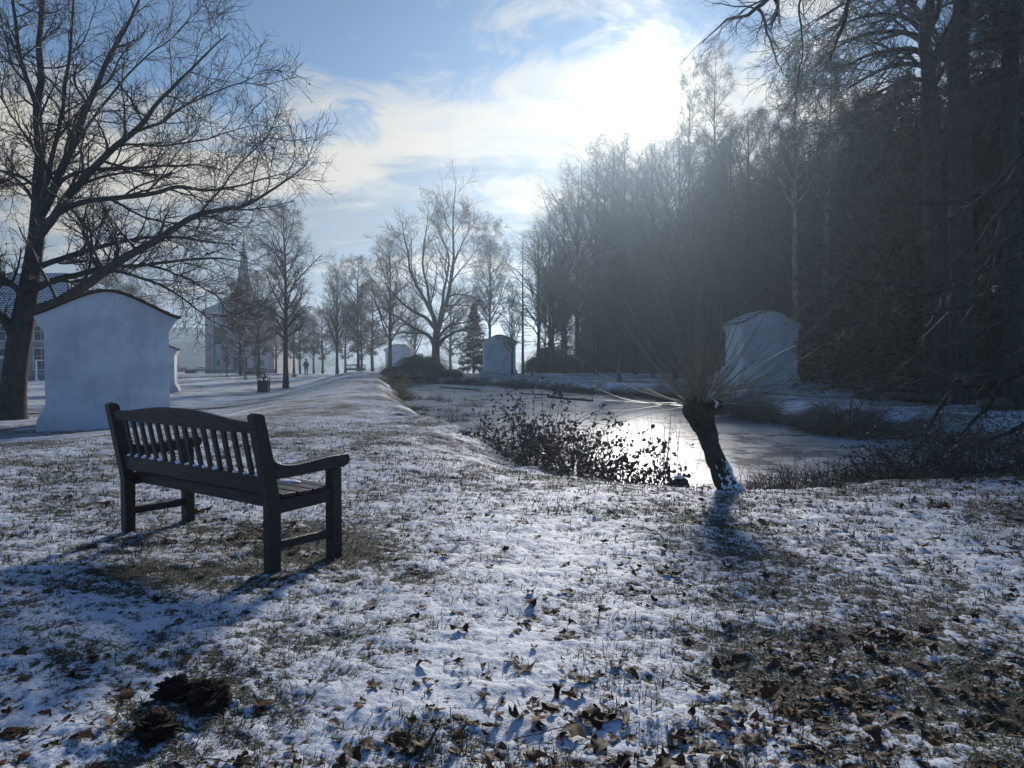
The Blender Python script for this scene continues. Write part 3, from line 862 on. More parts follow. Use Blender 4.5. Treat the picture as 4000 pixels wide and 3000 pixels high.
# ------------------------------------------------------------------ people
def skin_mesh(name, verts, edges, radii, mat, parent, root=0, sub=2):
    me = bpy.data.meshes.new(name); me.from_pydata(verts, edges, []); o = link(name, me, parent, M[mat])
    md = o.modifiers.new('skin', 'SKIN'); md.use_smooth_shade = True
    for i, r in enumerate(radii):
        sv = me.skin_vertices[0].data[i]; sv.radius = r if hasattr(r, '__len__') else (r, r); sv.use_root = (i == root)
    sb_ = o.modifiers.new('smooth', 'SUBSURF'); sb_.levels = sub; sb_.render_levels = sub
    return o

def make_person(label, loc, rz, stride=.10):
    t = thing('person', label, 'person', loc, rz)
    s = stride
    V = [(0, 0, .95), (0, 0, 1.12), (0, .01, 1.36), (0, .0, 1.47), (0, .02, 1.56), (0, .03, 1.68), (0, .025, 1.74),
         (-.17, 0, 1.40), (-.25, -.02, 1.14), (-.20, .12, .96), (-.15, .18, .93), (.17, 0, 1.40), (.25, -.02, 1.14), (.20, .12, .96), (.15, .18, .93),
         (-.10, 0, .88), (-.12, s * .5, .50), (-.13, s, .09), (-.14, s + .15, .035), (.10, 0, .88), (.12, -s * .3, .50), (.13, -s, .09), (.14, -s + .15, .035)]
    E = [(0, 1), (1, 2), (2, 3), (3, 4), (4, 5), (5, 6), (2, 7), (7, 8), (8, 9), (9, 10), (2, 11), (11, 12), (12, 13), (13, 14), (0, 15), (15, 16), (16, 17), (17, 18), (0, 19), (19, 20), (20, 21), (21, 22)]
    Rr = [(.15, .11), (.14, .10), (.16, .11), .065, .06, (.082, .098), .06, .065, .048, .038, .032, .065, .048, .038, .032, .085, .058, .042, (.045, .03), .085, .058, .042, (.045, .03)]
    skin_mesh('body', V, E, Rr, 'skin', t)
    jv = [(0, 0, .86), (0, 0, .98), (0, 0, 1.14), (0, .0, 1.36), (0, -.01, 1.47), (0, -.015, 1.53)] + [V[7], V[8], (-.215, .09, 1.0), V[11], V[12], (.215, .09, 1.0)]
    skin_mesh('jacket', jv, [(0, 1), (1, 2), (2, 3), (3, 4), (4, 5), (3, 6), (6, 7), (7, 8), (3, 9), (9, 10), (10, 11)],
              [(.20, .15), (.20, .15), (.19, .15), (.20, .15), (.12, .11), (.10, .10), .10, .085, .07, .10, .085, .07], 'jacket', t, 1)
    skin_mesh('trousers', [V[0], V[15], V[16], (V[17][0], V[17][1], .10), V[19], V[20], (V[21][0], V[21][1], .10)], [(0, 1), (1, 2), (2, 3), (0, 4), (4, 5), (5, 6)],
              [(.17, .13), .105, .078, .07, .105, .078, .07], 'jeans', t)
    skin_mesh('hair', [(0, 0, 1.62), (0, .01, 1.70), (0, .02, 1.76)], [(0, 1), (1, 2)], [(.075, .07), (.095, .105), .06], 'hair', t, 1)
    for i in (18, 22):
        skin_mesh('shoe', [(V[i][0], V[i][1] - .16, .05), (V[i][0], V[i][1] - .03, .045), (V[i][0], V[i][1] + .06, .04)], [(0, 1), (1, 2)], [.052, (.052, .045), (.045, .035)], 'jacket', t, 1, 1)
    return t
x, y, z = place(1196, 1468, 84)
make_person('person in dark jacket and blue jeans walking away past the bank, hands in pockets', (x, y, z), R(4))
x, y, z = place(688, 1460, 131)
pp = make_person('person in long dark coat standing at the far terrace bench', (x, y + .3, z), R(170), .03)
x, y, z = place(1150, 1478, 76)
o = link('stone', blob_mesh('stone', 4, .24, .2, .22, 3, .3, 'stone')); o.location = (x, y, z + .08); tag(o, 'small grey stone on the lawn near the walking person', 'stone')

# ------------------------------------------------------------------ clods, stumps, logs
def gzm(x, y):
    z, sd = ground_z([x], [y]); h, c, b = micro(np.array([x]), np.array([y])); return float(z[0] + h[0])
def clod(px, py, s, seed, label):
    r_ = ray(px, py); d = CZ / -r_.z * r_.y
    p = P(px, py, d); o = link('earth_clod', blob_mesh('earth_clod', seed, s * .82, s * .62, s * .42, 6, 1.0, 'earth'))
    o.location = (p.x, p.y, gzm(p.x, p.y) + s * .22); o.rotation_euler = (0, 0, seed); tag(o, label, 'clod', 'dug up clods of earth')
clod(700, 2745, .105, 3, 'widest dark clod of dug up earth, behind the tan leaf')
clod(815, 2775, .10, 5, 'dark rooty clod of earth on the bench side of a hollow')
clod(610, 2890, .095, 8, 'dark clod of earth cut by the bottom edge of the photo')

def log(name, label, a, b, r, seed, mat='bark_dark', cat='log', group=None, snow=False):
    rng = np.random.default_rng(seed)
    pts = polyline([a, (np.array(a) + np.array(b)) / 2 + rng.normal(0, .04, 3) * (1, 1, .2), b], 14)
    rad = r * (1 + .10 * rng.normal(size=14)); rad[0] *= .96
    t = thing(name, label, cat, tuple(pts[0]), 0, group)
    p = pts - pts[0]
    v, q = tubes([(p[None], rad[None], 12)])
    S = 12; v = np.concatenate([v, p[:1], p[-1:]]); n = len(v)
    tr = [((k + 1) % S, k, n - 2) for k in range(S)] + [(13 * S + k, 13 * S + (k + 1) % S, n - 1) for k in range(S)]
    link('trunk', npmesh('trunk', v, q, tr), t, M[mat])
    return t, p, rad
def on(px, py, d, up=0.0): p = P(px, py, d); return (p.x, p.y, gz(p.x, p.y) + up)
for (px, d, h, lab) in ((3372, 24.5, .50, 'short sawn tree stump on the far bank right of the chapel'), (3420, 23.5, .62, 'taller leaning tree stump beside the short one on the far bank')):
    x, y, z = on(px, 1560, d); rng = np.random.default_rng(px)
    t = thing('tree_stump', lab, 'stump', (x, y, z))
    pts = np.array([[0, 0, -.2], [0, 0, 0], [.01, 0, h * .5], [rng.normal(0, .05), 0, h]])
    rad = np.array([.33, .27, .20, .19]); v, q = tubes([(pts[None], rad[None], 14)]); v += np.random.default_rng(px).normal(0, .012, v.shape)
    v = np.concatenate([v, pts[-1:]]); n = len(v)
    link('trunk', npmesh('trunk', v, q, [(42 + k, 42 + (k + 1) % 14, n - 1) for k in range(14)]), t, M['bark_dark'])
log('fallen_log', 'long fallen log lying on the snow right of the two stumps', on(3470, 1560, 24.0, .12), on(3676, 1602, 21.5, .17), .15, 5)
log('fallen_log', 'short thick log piece lying at the end of the long fallen log', on(3655, 1600, 21.4, .15), on(3690, 1604, 21.2, .16), .19, 6)
log('fallen_log', 'pale sawn log on the far bank at the right edge', on(3840, 1640, 19.5, .14), on(3945, 1636, 19.8, .13), .16, 7, 'wood_grey')
log('driftwood', 'straight thin pole frozen flat in the ice near the dark bush', tuple(P(1718, 1523, 46)[:2]) + (ZW + .05,), tuple(P(1876, 1535, 42)[:2]) + (ZW + .03,), .036, 8, 'bark_dark', 'stick')
log('driftwood', 'thick dark branch frozen in the ice behind the brambles', tuple(P(2140, 1556, 34.5)[:2]) + (ZW + .08,), tuple(P(2316, 1569, 32)[:2]) + (ZW + .03,), .05, 9, 'bark_dark', 'stick')
log('driftwood', 'crooked forked twig lying on the ice left of the thick branch', tuple(P(2035, 1536, 38)[:2]) + (ZW + .05,), tuple(P(2145, 1556, 34.7)[:2]) + (ZW + .14,), .035, 10, 'bark_dark', 'stick')
# ------------------------------------------------------------------ trees
def put_tree(name, label, cat, loc, trunk_sets, crown_sets, mat_t='bark', mat_c='twig', group=None, rz=0, scale=1.0, leaf=None, leaf_mat=None):
    t = thing(name, label, cat, loc, rz, group, scale)
    tube_obj('trunk', trunk_sets, M[mat_t], t)
    v, q = tubes(crown_sets); me = npmesh('crown', v, q)
    c = link('crown', me, t, M[mat_c])
    if leaf is not None:
        link('leaves', npmesh('leaves', leaf[0], leaf[1], smooth=False), c, M[leaf_mat])
    return t

def tree_sets(seed, H=11, r=.16, cb=.2, n1=36, spread=.3, ang1=(40, 70), up1=.06, n2=9, n3=8, n4=0, rmin=.005, prof=None, wob=.05, top=1.0, sub_ang=(30, 65), up2=.03, lf2=.45, lf3=.42, lf4=.5, leaf=0, lsize=.06, limb_r=.55, tw_wob=.14, droop3=0.0, bow=0.0):
    rng = np.random.default_rng(seed)
    if prof is None: prof = lambda t: np.sin(np.pi * np.clip((t - cb) / (1 - cb), 0, 1) ** .75) ** .8 * .9 + .12
    K = 16; z = np.linspace(0, 1, K)
    tr = np.zeros((1, K, 3)); tr[0, :, 2] = z * H; tr[0, 0, 2] = -.35
    wv = np.cumsum(rng.normal(0, wob, (K, 2)), 0) * H * .03; wv -= wv[0]
    tr[0, :, :2] = wv
    tr[0, :, 0] += bow * np.sin(z * np.pi * .8) * H
    rad = (r * ((1 - z * .97) ** .85) + r * .45 * np.exp(-z * H / .35))[None]
    l1, r1 = spawn(rng, tr, rad, n1, cb, .985, lambda t, L: prof(t) * H * spread, ang1, 9, .09, up1, limb_r, rmin * 1.5, phi0=1)
    l2, r2 = spawn(rng, l1, r1, n2, .18, 1.0, lambda t, L: L * lf2 * (1.15 - .6 * t), sub_ang, 6, .13, up2, .6, rmin * 1.15)
    sets_t = [(tr, rad, 10), (l1, r1, 6)]
    l3, r3 = spawn(rng, l2, r2, n3, .15, 1.0, lambda t, L: L * lf3 * (1.2 - .6 * t) + .12, (25, 65), 5, tw_wob, droop3, .65, rmin)
    sets_c = [(l2, r2, 4), (l3, r3, 3)]
    ends = l3
    if n4:
        l4, r4 = spawn(rng, l3, r3, n4, .2, 1.0, lambda t, L: L * lf4 + .08, (20, 60), 3, tw_wob, droop3, .7, rmin * .8)
        sets_c.append((l4, r4, 3)); ends = l4
    lv = None
    if leaf:
        p = ends[:, -1]; p = p[rng.random(len(p)) < leaf]
        lv = cards(rng, p, lsize, .4, np.array([[0, 0, -1.]]), .5)
    return sets_t, sets_c, lv

TREES = {}
def proto(key, name, label, cat, loc, sets, mt, mc, lm=None, group=None, rz=0, scale=1.0):
    t = put_tree(name, label, cat, loc, sets[0], sets[1], mt, mc, group, rz, scale, sets[2], lm); TREES[key] = t; return t

def base(px, d, dz=0.0): x = (px - 2000) / F * d; return (x, d, gz(x, d) + dz)
def height(py_top, d, z): return (1390 - py_top) / F * d * 1.0 + CZ - z

# -- the guided oak on the left
def px_limbs(spec, d0, rng, dev, K=22):
    L = []; RR = []
    for pts in spec:
        dz = rng.uniform(-dev, dev)
        n = len(pts); rs = [p[2] if len(p) > 2 else None for p in pts]
        idx = [i for i, r_ in enumerate(rs) if r_ is not None]
        rs = np.interp(np.arange(n), idx, [rs[i] for i in idx])
        w3 = [P(p[0], p[1], d0 + dz * (i / (n - 1)) ** 1.2) for i, p in enumerate(pts)]
        L.append(polyline(w3, K)); RR.append(np.interp(np.linspace(0, n - 1, K), np.arange(n), rs))
    return np.array(L), np.array(RR)

D0 = 22.5
oak_spec = [
    [(40, 1650, .50), (46, 1590, .39), (56, 1480, .335), (70, 1360, .33), (92, 1240, .32), (113, 1130, .28), (130, 1013, .245), (148, 870, .215), (150, 720, .17), (158, 600, .15), (150, 500, .135), (145, 398, .125), (165, 300, .10), (150, 200, .09), (160, 100, .08), (165, 0, .07), (172, -160, .04), (180, -320, .012)],
    [(148, 420, .09), (112, 310, .08), (95, 240, .075), (76, 120, .06), (60, 0, .05), (40, -140, .03), (10, -280, .01)],
    [(150, 860, .16), (172, 820, .16), (205, 755, .15), (240, 670, .14), (280, 570, .13), (325, 450, .115), (370, 350, .10), (400, 270, .085), (440, 170, .07), (500, 60, .05), (560, -60, .03), (640, -180, .01)],
    [(160, 800, .09), (190, 700, .08), (215, 560, .07), (240, 440, .062), (252, 340, .055), (265, 240, .05), (275, 100, .04), (285, -60, .02), (300, -180, .008)],
    [(145, 930, .15), (200, 870, .14), (260, 780, .13), (355, 673, .115), (434, 586, .10), (535, 506, .085), (608, 412, .06), (700, 320, .045), (800, 220, .03), (890, 130, .010)],
    [(525, 515, .055), (590, 488, .05), (650, 468, .045), (720, 410, .038), (850, 350, .025), (980, 300, .016), (1035, 265, .008)],
    [(205, 760, .075), (253, 701, .07), (362, 675, .06), (507, 672, .05), (650, 662, .038), (760, 658, .026), (880, 682, .010)],
    [(150, 900, .11), (205, 850, .10), (304, 796, .09), (434, 778, .08), (579, 760, .07), (687, 731, .055), (796, 745, .045), (940, 724, .03), (1040, 695, .02), (1130, 668, .008)],
    [(100, 1235, .22), (140, 1215, .20), (200, 1190, .18), (275, 1150, .17), (390, 1071, .155), (506, 991, .13), (640, 915, .11), (760, 840, .09), (870, 815, .07), (940, 803, .058), (1035, 752, .042), (1130, 690, .028), (1205, 635, .010)],
    [(120, 1135, .13), (185, 1105, .12), (289, 1076, .10), (384, 1052, .09), (480, 1036, .075), (588, 1030, .06), (720, 1012, .05), (860, 1010, .033), (1010, 1040, .010)],
    [(130, 1070, .11), (172, 1040, .10), (271, 1000, .09), (407, 963, .075), (542, 936, .06), (680, 925, .05), (800, 940, .035), (960, 962, .010)],
    [(425, 1052, .055), (475, 1066, .05), (542, 1090, .045), (678, 1140, .035), (769, 1207, .025), (836, 1262, .015), (925, 1300, .006)],
    [(555, 1030, .045), (678, 1067, .036), (791, 1117, .026), (885, 1175, .010)],
    [(386, 1060, .065), (357, 990, .06), (334, 922, .055), (332, 860, .045), (345, 780, .03), (368, 690, .010)],
    [(142, 730, .065), (60, 680, .055), (-40, 650, .04), (-150, 600, .012)],
    [(140, 810, .055), (94, 731, .045), (40, 690, .035), (-70, 640, .010)],
    [(95, 1150, .11), (36, 1108, .10), (-20, 1075, .08), (-130, 1010, .04)],
    [(62, 1330, .17), (20, 1260, .14), (-30, 1200, .12), (-100, 1120, .10), (-190, 1000, .05)],
    [(240, 660, .06), (300, 560, .052), (380, 440, .045), (470, 330, .036), (560, 240, .028), (680, 150, .018), (760, 60, .008)],
    [(150, 640, .05), (110, 560, .042), (50, 480, .032), (-20, 380, .02), (-80, 300, .008)],
    [(780, 832, .04), (860, 740, .034), (930, 640, .026), (1010, 560, .018), (1060, 490, .008)],
    [(360, 670, .05), (460, 560, .042), (600, 560, .034), (760, 540, .026), (900, 500, .018), (1010, 470, .008)],
    [(430, 780, .045), (560, 850, .036), (700, 880, .028), (840, 900, .018), (960, 900, .008)],
]
def build_oak():
    rng = np.random.default_rng(5)
    L, RR = px_limbs(oak_spec, D0, rng, 3.0, 24)
    RR[1:] *= .86
    L[:, :, 2] = np.maximum(L[:, :, 2], gz(L[0, 0, 0], D0) - .25)
    L[1:] += np.cumsum(rng.normal(0, .012, L[1:].shape), axis=1)
    root = L[0, 0].copy(); root[2] = gz(root[0], root[1])
    L = L - root
    ln = np.linalg.norm(np.diff(L, axis=1), axis=2).sum(1)
    big = L[1:], RR[1:]
    l2, r2 = spawn(rng, *big, 15, .12, 1.0, lambda t, p: .8 + 1.15 * (1 - .5 * t) * np.minimum(p / 6, 1.2), (28, 62), 9, .14, .035, .5, .012, .05, flat=.25)
    ta, tb_ = spawn(rng, L[:1], RR[:1], 16, .42, .97, lambda t, p: 1.6 + 0 * t, (35, 75), 9, .12, .05, .3, .012, .04)
    l2 = np.concatenate([l2, ta]); r2 = np.concatenate([r2, tb_])
    l3, r3 = spawn(rng, l2, r2, 9, .15, 1.0, lambda t, p: .32 + p * .30, (28, 65), 7, .17, .035, .6, .007, .02)
    l4, r4 = spawn(rng, l3, r3, 6, .15, 1.0, lambda t, p: .14 + p * .34, (25, 62), 5, .18, .03, .7, .0045, .01)
    p = l4[:, -1]; wld = p + root
    sel = (rng.random(len(p)) < .10) & (wld[:, 0] < -13.2) | (rng.random(len(p)) < .004)
    lv = cards(rng, p[sel], .085, .5, np.array([[0, 0, -1.]]), .4)
    return put_tree('oak_tree', 'large bare spreading oak with a thick leaning trunk beside the broad chapel', 'tree', tuple(root),
             [(L[:1], RR[:1], 16), (L[1:], RR[1:], 9)], [(l2, r2, 6), (l3, r3, 4), (l4, r4, 3)], 'bark', 'twig', leaf=lv, leaf_mat='brown_leaf')
build_oak()

# -- lindens and other park trees
def park(seed, **k): return tree_sets(seed, **k)
d = 48; b = base(1115, d, 0); H = height(815, d, b[2])
proto('linden', 'linden_tree', 'slender linden with an oval crown of fine twigs, tallest beside the litter bin', 'tree', b,
      park(11, H=H, r=.17, cb=.24, n1=40, spread=.26, ang1=(38, 68), up1=.05, n2=9, n3=8, n4=4, rmin=.004, leaf=.10, lsize=.05), 'bark_dark', 'twig_red', 'brown_leaf')
lind2 = park(12, H=10, r=.17, cb=.2, n1=38, spread=.34, ang1=(45, 85), up1=.02, n2=10, n3=9, n4=3, rmin=.0045, leaf=.22, lsize=.07)
d = 84; b = base(939, d, 0); H = height(1095, d, b[2])
proto('dense', 'linden_tree', 'dense brownish linden standing straight before the church door', 'tree', b, lind2, 'bark_dark', 'twig_red', 'brown_leaf', None, 0, H / 10)
d = 72; b = base(1011, d); H = height(1070, d, b[2])
dup(TREES['dense'], b, 2.1, H / 10, 'dense brownish linden with its trunk in front of the wooden bench by the church')
d = 76; b = base(886, d); H = height(1330, d, b[2])
dup(TREES['linden'], b, 1.0, H / 11.5, 'thin young sapling left of the church door')
for px, d, top, lab in ((1078, 102, 1190, 'slim bare tree at the terrace edge just right of the church'), (1148, 98, 1180, 'bare tree at the terrace edge left of the walking person'), (1172, 97, 1200, 'leaning bare tree directly behind the walking person')):
    b = base(px, d); H = height(top, d, b[2]); dup(TREES['dense'], b, px * .7, (H / 10 * .9, H / 10 * .9, H / 10), lab)
vase = park(14, H=10, r=.15, cb=.2, n1=30, spread=.46, ang1=(20, 48), up1=.045, n2=9, n3=8, n4=3, rmin=.0045, prof=lambda t: 1.15 - .85 * t, leaf=.07, lsize=.06)
d = 74; b = base(1318, d); H = height(1055, d, b[2])
proto('vase', 'park_tree', 'bare tree with steep forked limbs right of the walking person', 'tree', b, vase, 'bark_dark', 'twig_red', 'brown_leaf', None, 0, H / 10)
for px, d, top, sx, key, lab in ((1400, 76, 1000, .95, 'linden', 'tall narrow bare tree beside the half hidden bench, thinner of two trunks'), (1412, 74, 1190, 1.1, 'dense', 'lower twiggy tree growing close against the tall narrow one'),
                       (1526, 66, 945, 1.1, 'vase', 'wide bare tree standing before the distant half hidden chapel'), (1455, 95, 1120, 1.2, 'dense', 'twiggy tree far behind between the hidden bench and distant chapel'),
                       (1260, 100, 1210, 1.1, 'dense', 'low twiggy tree at the terrace edge left of the steep forked one'), (1620, 100, 1150, 1.2, 'vase', 'bare twiggy tree far behind the dark bush'),
                       (1225, 106, 1230, 1.2, 'vase', 'low bare tree far behind the walking person'), (1350, 108, 1190, 1.1, 'dense', 'faint twiggy tree far behind the steep forked one'),
                       (1760, 96, 1130, 1.1, 'dense', 'twiggy tree behind the great many-limbed tree'), (1000, 108, 1140, 1.2, 'vase', 'bare tree rising beside the church wall')):
    b = base(px, d); H = height(top, d, b[2]); h0 = {'linden': 11.5, 'dense': 10, 'vase': 10}[key]
    dup(TREES[key], b, px * .37, (H / h0 * sx, H / h0 * sx, H / h0), lab)
# trees behind the left chapel
for px, d, top, lab in ((420, 82, 1075, 'bushy bare tree whose crown shows above the broad chapel roof'), (500, 95, 1110, 'bare tree crown behind the right slope of the broad chapel roof')):
    b = base(px, d); H = height(top, d, b[2]); dup(TREES['dense'], b, px * .7, (H / 10 * 1.4, H / 10 * 1.4, H / 10), lab)

# -- the big many-limbed tree by the pond's end (guided)
DV = 62.0
def c3(x, y, r_=None): return (1300 + x / 1.843, 700 + y / 1.843) + ((r_,) if r_ else ())
vt = [
    [c3(738, 1400, .55), c3(740, 1340, .42), c3(742, 1220, .38), c3(745, 1120, .36), c3(765, 1050, .28), c3(790, 960, .24), c3(830, 850, .20), c3(850, 720, .17), c3(870, 600, .14), c3(868, 450, .10), c3(865, 300, .08), c3(875, 150, .055), c3(890, 10, .015)],
    [c3(742, 1100, .26), c3(725, 1010, .24), c3(690, 920, .20), c3(640, 830, .16), c3(590, 740, .13), c3(550, 640, .10), c3(535, 500, .075), c3(510, 400, .05), c3(500, 290, .015)],
    [c3(725, 1000, .17), c3(700, 900, .15), c3(680, 780, .12), c3(650, 650, .10), c3(655, 520, .08), c3(670, 400, .055), c3(680, 290, .035), c3(678, 180, .012)],
    [c3(748, 1080, .19), c3(790, 920, .16), c3(800, 800, .13), c3(825, 690, .10), c3(835, 560, .075), c3(790, 440, .05), c3(765, 330, .02), c3(755, 250, .008)],
    [c3(735, 1080, .20), c3(680, 1010, .18), c3(590, 960, .14), c3(500, 900, .10), c3(430, 820, .07), c3(360, 740, .04), c3(300, 680, .012)],
    [c3(738, 1215, .24), c3(700, 1150, .20), c3(640, 1110, .17), c3(560, 1060, .13), c3(470, 990, .09), c3(400, 960, .05), c3(330, 900, .015)],
    [c3(640, 1112, .10), c3(560, 1105, .08), c3(470, 1105, .055), c3(380, 1130, .03), c3(300, 1140, .01)],
    [c3(750, 1210, .20), c3(800, 1150, .16), c3(870, 1110, .12), c3(950, 1090, .07), c3(1010, 1080, .03), c3(1060, 1060, .01)],
    [c3(752, 1140, .14), c3(810, 1080, .11), c3(900, 1045, .08), c3(990, 1030, .04), c3(1050, 1000, .012)],
    [c3(800, 930, .10), c3(860, 910, .075), c3(930, 910, .05), c3(1010, 925, .02), c3(1050, 935, .008)],
    [c3(835, 850, .09), c3(880, 830, .07), c3(950, 835, .045), c3(1030, 850, .012)],
    [c3(850, 760, .09), c3(900, 690, .07), c3(960, 620, .05), c3(1010, 560, .03), c3(1060, 520, .008)],
    [c3(870, 610, .08), c3(920, 500, .055), c3(970, 380, .03), c3(1000, 280, .008)],
    [c3(690, 930, .10), c3(720, 860, .08), c3(740, 740, .055), c3(745, 620, .03), c3(750, 520, .008)],
    [c3(590, 750, .07), c3(570, 620, .05), c3(575, 480, .03), c3(560, 330, .008)],
    [c3(866, 420, .05), c3(910, 320, .03), c3(950, 230, .008)], [c3(866, 400, .05), c3(820, 300, .03), c3(800, 180, .008)],
]
def build_vase():
    rng = np.random.default_rng(9)
    L, RR = px_limbs(vt, DV, rng, 4.0, 20)
    RR *= .82
    root = L[0, 0].copy(); root[2] = gz(root[0], root[1]) - .1; L[0, 0, 2] = root[2] - .2
    L[1:] += np.cumsum(rng.normal(0, .02, L[1:].shape), axis=1); L = L - root
    l2, r2 = spawn(rng, L, RR, 14, .22, 1.0, lambda t, p: .7 + .22 * p * (1.1 - .6 * t), (28, 60), 8, .10, .05, .45, .014, .06)
    l3, r3 = spawn(rng, l2, r2, 8, .15, 1.0, lambda t, p: .35 + p * .25, (25, 60), 6, .14, .03, .6, .009, .03)
    l4, r4 = spawn(rng, l3, r3, 5, .2, 1.0, lambda t, p: .18 + p * .3, (25, 60), 4, .16, .0, .7, .0065, .02)
    lv = cards(rng, l4[rng.random(len(l4)) < .04][:, -1], .07, .4, np.array([[0, 0, -1.]]), .5)
    put_tree('linden_tree', 'great bare tree of many steep limbs at the far end of the pond', 'tree', tuple(root), [(L[:1], RR[:1], 12), (L[1:], RR[1:], 7)], [(l2, r2, 4), (l3, r3, 3), (l4, r4, 3)], 'bark_dark', 'twig_red', leaf=lv, leaf_mat='brown_leaf')
build_vase()

# -- birch, larch, fir, small tree by the middle chapel
d = 84; b = base(1916, d); H = height(905, d, b[2])
proto('birch', 'birch_tree', 'birch with drooping twigs behind the small far chapel', 'tree', b,
      tree_sets(21, H=H, r=.2, cb=.28, n1=40, spread=.26, ang1=(25, 50), up1=.04, n2=9, n3=10, n4=4, rmin=.0055, droop3=-.16, prof=lambda t: .5 + .6 * np.sin(np.pi * t)), 'bark_pale', 'twig', None)
d = 70; b = base(2000, 65.5); H = height(1130, 65.5, b[2])
dup(TREES['vase'], b, 1.2, (H / 10 * .8, H / 10 * .8, H / 10), 'small bare tree growing in front of the small far chapel')

def conifer_sets(seed, H=14, r=.2, n1=110, spread=.2, cb=.06, ang=(80, 105), droop=-.02, n2=10, n3=0, rmin=.006, per=5, size=.16, aspect=.28, prof=None, keep=1.0):
    rng = np.random.default_rng(seed)
    K = 14; z = np.linspace(0, 1, K); tr = np.zeros((1, K, 3)); tr[0, :, 2] = z * H; tr[0, 0, 2] = -.3
    tr[0, :, :2] = np.cumsum(rng.normal(0, .02, (K, 2)), 0) * H * .03
    rad = (r * (1 - z * .96))[None]
    if prof is None: prof = lambda t: np.clip((1 - t) * 1.25, .04, 1) * np.clip(.55 + t * 2.5, 0, 1)
    l1, r1 = spawn(rng, tr, rad, n1, cb, .995, lambda t, L: prof(t) * H * spread, ang, 8, .05, droop, .3, rmin * 1.5, phi0=1)
    l2, r2 = spawn(rng, l1, r1, n2, .12, 1.0, lambda t, L: L * .32 * (1.2 - .8 * t) + .12, (40, 75), 5, .10, -.05, .6, rmin, flat=.75)
    src = l2
    if n3:
        l3, r3 = spawn(rng, l2, r2, n3, .1, 1.0, lambda t, L: L * .35 + .1, (35, 70), 4, .12, -.05, .6, rmin, flat=.4); src = np.concatenate([l2[:, ::1][:, :4], l3])
    N = len(src)
    if keep < 1: src = src[rng.random(N) < keep]; N = len(src)
    tt = rng.random(N * per); idx = np.repeat(np.arange(N), per)
    p, tg, _ = sample(src, np.ones(src.shape[:2]), idx, tt)
    lv = cards(rng, p, size, aspect, tg, .55)
    sc_ = [(l2, r2, 3)] + ([(l3, r3, 3)] if n3 else [])
    return [(tr, rad, 8), (l1, r1, 5)], sc_, lv

d = 76; b = base(1850, d); H = height(1190, d, b[2])
proto('fir', 'fir_tree', 'dark dense fir beside the small far chapel', 'tree', b, conifer_sets(31, H=H, r=.13, n1=150, spread=.30, n2=10, per=10, size=.22), 'bark_dark', 'twig', 'needle')
d = 66; b = base(2042, d); H = height(905, d, b[2])
proto('larch', 'larch_tree', 'thin spindly larch with a bare wispy top at the corner of the wood', 'tree', b,
      conifer_sets(32, H=H, r=.13, n1=80, spread=.13, cb=.2, n2=7, per=1, size=.08, droop=-.03, keep=.5, prof=lambda t: np.clip((1 - t) * 1.4, .12, .8)), 'bark_dark', 'twig', 'needle_light')
# ------------------------------------------------------------------ the wood on the right
SKX = [1900, 2060, 2110, 2150, 2200, 2260, 2330, 2400, 2480, 2560, 2620, 2680, 2720, 2800, 2860, 2900, 3000, 3100, 3210, 3300, 3360, 3450, 3600, 3700, 4200]
SKY_ = [1000, 960, 900, 860, 800, 690, 610, 565, 590, 600, 560, 480, 470, 480, 500, 520, 500, 480, 470, 430, 380, 250, 60, -150, -350]
def skyline(px): return float(np.interp(px, SKX, SKY_))
rngF = np.random.default_rng(77)
tall = [tree_sets(41, H=20, r=.26, cb=.30, n1=46, spread=.27, ang1=(28, 55), up1=.06, n2=10, n3=9, n4=3, rmin=.006, lf2=.42, wob=.05),
        tree_sets(42, H=20, r=.22, cb=.18, n1=50, spread=.24, ang1=(25, 60), up1=.08, n2=10, n3=9, n4=3, rmin=.006, wob=.07, bow=.02),
        tree_sets(43, H=20, r=.20, cb=.12, n1=60, spread=.20, ang1=(30, 70), up1=.05, n2=10, n3=9, n4=3, rmin=.006, wob=.06, prof=lambda t: .9 - .45 * t)]
tall.append(tree_sets(44, H=20, r=.24, cb=.24, n1=34, spread=.33, ang1=(25, 58), up1=.07, n2=8, n3=7, n4=2, rmin=.006, lf2=.46, wob=.06, prof=lambda t: .55 + .6 * np.sin(np.pi * np.clip(t, 0, 1)) - .3 * t))
spr = [conifer_sets(45, H=16, r=.2, n1=170, spread=.17, n2=9, per=9, size=.30, aspect=.22),
       conifer_sets(46, H=16, r=.2, n1=150, spread=.20, cb=.16, n2=9, per=7, size=.30, aspect=.22, droop=-.05, prof=lambda t: np.clip((1 - t) * 1.3, .05, .8))]
TL = 'bare tall tree standing in the dark wood behind the pond'; TG = 'bare trees of the wood behind the pond'
SL = 'dark spruce standing in the wood behind the pond'; SG = 'dark spruces of the wood behind the pond'
first = {}
def wood_tree(kind, i, px, d, top, sx=1.0, label=None, group=None):
    x = (px - 2000) / F * d; z = gz(x, d)
    H = max(3.0, (1390 - top) / F * d + CZ - z)
    h0 = 20.0 if kind == 'tall' else 16.0
    sc_ = (H / h0 * sx, H / h0 * sx, H / h0)
    key = (kind, i); rz = rngF.uniform(0, 6.28)
    lab = label or (TL if kind == 'tall' else SL); grp = group if label else (TG if kind == 'tall' else SG)
    if key not in first:
        s = tall[i] if kind == 'tall' else spr[i]
        t = put_tree('forest_tree' if kind == 'tall' else 'spruce_tree', lab, 'tree', (x, d, z), s[0], s[1], 'bark_dark' if kind != 'tall' else 'bark', 'twig', grp, rz, sc_, s[2], 'needle')
        first[key] = t
    else:
        t = dup(first[key], (x, d, z), rz, sc_, lab, grp)
        if 'group' in t.keys() and not grp: del t['group']
    return t
